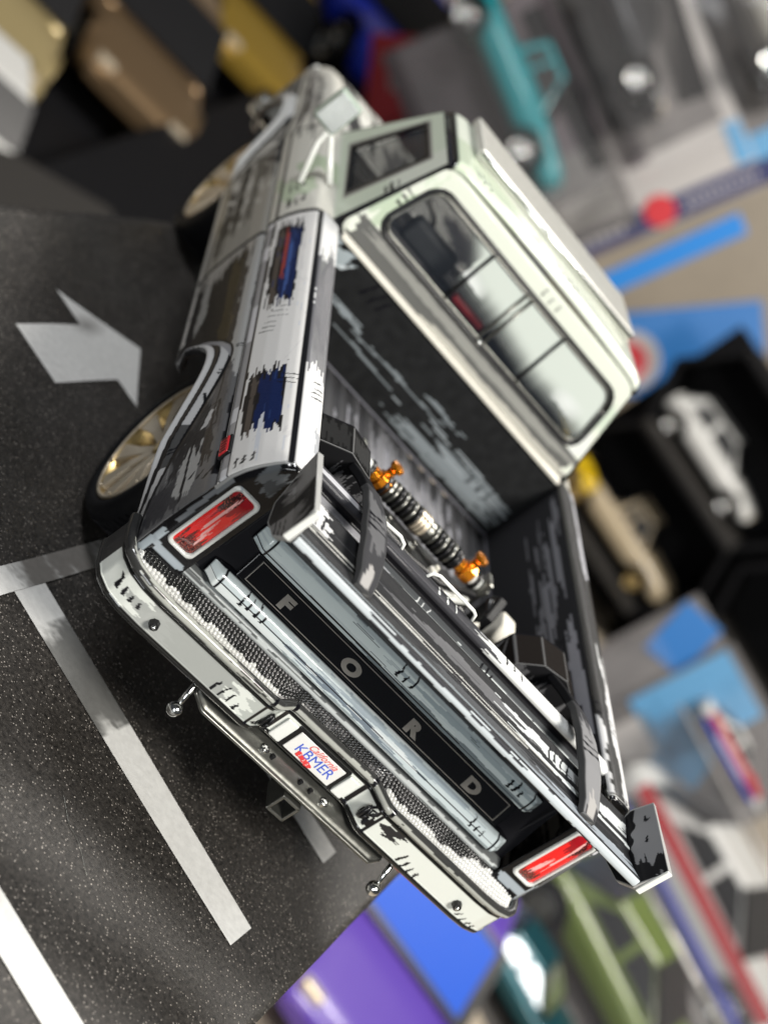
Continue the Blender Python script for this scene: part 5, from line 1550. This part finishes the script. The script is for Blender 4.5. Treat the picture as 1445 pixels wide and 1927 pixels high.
pC = pack('blister_pack', 'blister pack with a grey toy truck at the top right corner', (9.311, 29.87, 3.602), TH, 2.72, 5.6, C_GREY,
          [(C_LBLUE, -0.2, -2.0, 2.3, 0.6, 0), (C_NAVY, 0, -2.52, 2.72, 0.52, 0)], (0, 0.25, 2.5, 4.4, 2.0), group='hanging blister packs')
car_in_pack(pC, 'toy_truck', 'grey toy truck with an orange roof lamp at the top right', 'pickup', -0.9, 0.6, 0.95, MT['grey'], M_CHROME, -PI / 2)
rl = MB().lathe([(0.6, 0.005), (0.6, 0.16), (0.95, 0.14), (1.0, 0.005)], 2, (0.15, 1.2, 0.9), 16).build('roof_lamp', MT['orange'], pC, smooth=True)
st = pack('plastic_strip', 'bright blue plastic strip under the navy pack edges', (10.7, 26.8, -0.62), TH + 0.03, 3.3, 0.46, simple('bright_blue_plastic', (0.006, 0.20, 0.62), 0.35, coat=0.4), cat='strip')
# rounded blue card with red and white disc art
pb = pack('art_card', 'blue card with red and white curved stripe behind the black case', (14.6, 30.5, -1.9), 1.05, 3.4, 2.0, C_BLUE, cat='card')
MB().lathe([(0.0, 0.005), (0.0, 0.72), (0.05, 0.72), (0.05, 0.005)], 2, (-1.5, -0.15, 0), 36).build('white_disc', C_WHITE, pb)
MB().lathe([(0.05, 0.005), (0.05, 0.50), (0.09, 0.50), (0.09, 0.005)], 2, (-1.58, -0.18, 0), 36).build('red_disc', C_RED, pb)
pr_ = pack('red_pack', 'red toy pack with pale blue band beside the pickup bonnet', (6.0, 32.6, -3.7), 0.85, 2.0, 2.6, C_RED,
           [(C_LBLUE, 0.25, -0.5, 0.5, 1.2, 0.2), (C_WHITE, -0.3, 0.3, 0.4, 0.5, 0.2)])
# dark carton standing under the packs
cr = MB().box((9.6, 36.0, TZ + 1.6), (5.2, 3.0, 3.2), Matrix.Rotation(math.radians(-24), 3, 'Z')).build('carton', simple('dark_carton', (0.05, 0.045, 0.05), 0.5), bevel=0.05)
tag(cr, 'dark carton standing behind the pickup bonnet', 'carton')

# ---- packs on the right
TD = 1.476
p1 = pack('blister_pack', 'pale blister pack with blue corner right of the tailgate', (13.15, 18.45, -4.19), TD, 2.7, 1.15, C_GREY,
          [(C_BLUE, 0.75, 0.0, 1.1, 0.8, 0.35), (C_GREY, 0, -0.53, 2.7, 0.1, 0)], (-0.4, 0.0, 1.6, 0.9, 0.5))
p2 = pack('blister_pack', 'light blue pack with racing car right of the tailgate', (14.684, 17.359, -4.192), TD, 2.7, 2.9, C_GREY,
          [(C_WHITE, -0.95, 0.2, 0.8, 1.8, 0.0), (C_LBLUE, 0.25, 0.75, 1.9, 1.3, 0.0), (C_LBLUE, -0.3, 0.1, 0.9, 0.9, 0.5)], (0.2, -0.2, 2.2, 2.3, 0.9))
car_in_pack(p2, 'toy_race_car', 'white toy race car with red and blue stripes in the light blue pack', 'coupe', 0.15, -0.1, 0.46, MT['white'], M_BLACK, -PI / 2, stripe=[(MT['red'], 0.75, 0.24), (MT['blue'], 0.42, 0.14)])
h2 = math.radians(-49.7)
toy_car('toy_race_car', 'white toy race car with long red stripe at the bottom right', 'coupe', (16.0, 15.4, TZ), h2, 1.2, MT['white'], M_CHROME, stripe=[(MT['red'], 0.80, 0.22), (MT['blue'], 0.40, 0.12)])
def clear_box(label, loc, rz_, size):
    e = empty('clear_box', loc, rz_)
    tag(e, label, 'plastic box')
    x_, y_, z_ = size
    MB().box((0, 0, z_ / 2), size).build('clear_shell', M_BLISTER, e, 0.08, seg=3)
    for s in (-1, 1):
        MB().tube([(-x_ / 2, -y_ / 2, z_ / 2 + s * z_ / 2), (x_ / 2, -y_ / 2, z_ / 2 + s * z_ / 2)], 0.035, 8).build('shell_edge', simple('clear_edge', (0.62, 0.60, 0.58), 0.15, 0.3, coat=0.6), e, smooth=True)
    MB().box((0, 0, 0.04), (x_ * .98, y_ * .98, 0.06)).build('box_floor', C_GREY, e)
clear_box('clear plastic box around the red striped race car', (16.0, 15.4, TZ + 0.04), h2, (5.8, 2.5, 2.2))
h3 = math.radians(-43)
toy_car('toy_coupe', 'olive green toy car under the right tail light', 'coupe', (12.7, 11.5, TZ + 0.07), h3, 1.0, MT['green'], M_STEEL)
clear_box('clear plastic box around the olive green car', (12.7, 11.5, TZ + 0.04), h3, (4.9, 2.2, 1.9))
toy_car('toy_convertible', 'dark teal metallic toy car beside the purple car', 'coupe', (10.51, 10.06, TZ + 0.04), math.radians(-36), 0.6, MT['dteal'], M_CHROME, glass_m=M_CHROME)
toy_car('toy_coupe', 'purple toy car with bright blue windows below the rear bumper', 'coupe', (7.75, 8.6, TZ), math.radians(-112), 1.18, MT['purple'], M_CHROME, glass_m=BLUEG)
toy_car('toy_hatchback', 'red toy car mostly hidden by the card edge at the bottom', 'hatch', (4.5, 5.2, TZ), math.radians(-60), 0.8, MT['red'], M_CHROME)

mat_ = MB().box((0.5, 29.0, TZ + 0.03), (15, 33, 0.05)).build('black_mat', SATIN, bevel=0.02)
tag(mat_, 'black mat under the gold cars in the upper left', 'mat')
mat2 = MB().box((15.0, 13.0, TZ + 0.02), (15, 12, 0.03), Matrix.Rotation(math.radians(-45), 3, 'Z')).build('grey_mat', simple('mat_grey', (0.07, 0.065, 0.06), 0.6, var=0.4, scale=0.6), bevel=0.01)
tag(mat2, 'dark grey mat under the cars at the bottom right', 'mat')
# ---- gold and white cars in the upper left
toy_car('toy_coupe', 'bronze toy car in the upper left behind the black tray', 'coupe', (0.2, 24.0, TZ + 0.06), math.radians(-80), 1.45, MT['brown'], M_CHROME, 'gold toned cars in the upper left')
toy_car('toy_coupe', 'champagne toy car at the left edge behind the white one', 'coupe', (-2.2, 20.6, TZ + 0.06), math.radians(-80), 1.4, MT['champ'], M_CHROME, 'gold toned cars in the upper left')
toy_car('toy_coupe', 'large gold toy car along the top edge', 'coupe', (1.9, 31.2, TZ + 0.06), math.radians(-75), 1.6, MT['gold'], M_CHROME, 'gold toned cars in the upper left')
toy_car('toy_hatchback', 'white toy car at the left edge above the card', 'hatch', (-1.25, 16.4, TZ + 0.06), math.radians(-75), 0.8, MT['white'], M_CHROME)
toy_car('toy_coupe', 'metallic blue toy car at the top edge', 'coupe', (5.5, 40.5, TZ + 0.06), math.radians(-70), 2.3, MT['blue'], M_CHROME)
bt = MB().box((4.1, 23.4, TZ + 0.5), (17, 4.4, 1.0), Matrix.Rotation(math.radians(75), 3, 'Z')).build('black_tray', SATIN, bevel=0.08)
tag(bt, 'long black tray on the table left of the pickup', 'tray')
gt_ = MB().prism([(-1.4, 13.0), (0.2, 13.4), (1.5, 15.6), (0.9, 16.2), (-0.4, 15.2), (-1.6, 14.0)], 2, TZ + 0.06, TZ + 1.2).build('grey_tray', TRAYE, bevel=0.08)
tag(gt_, 'dark grey angular tray just past the far card edge', 'tray')
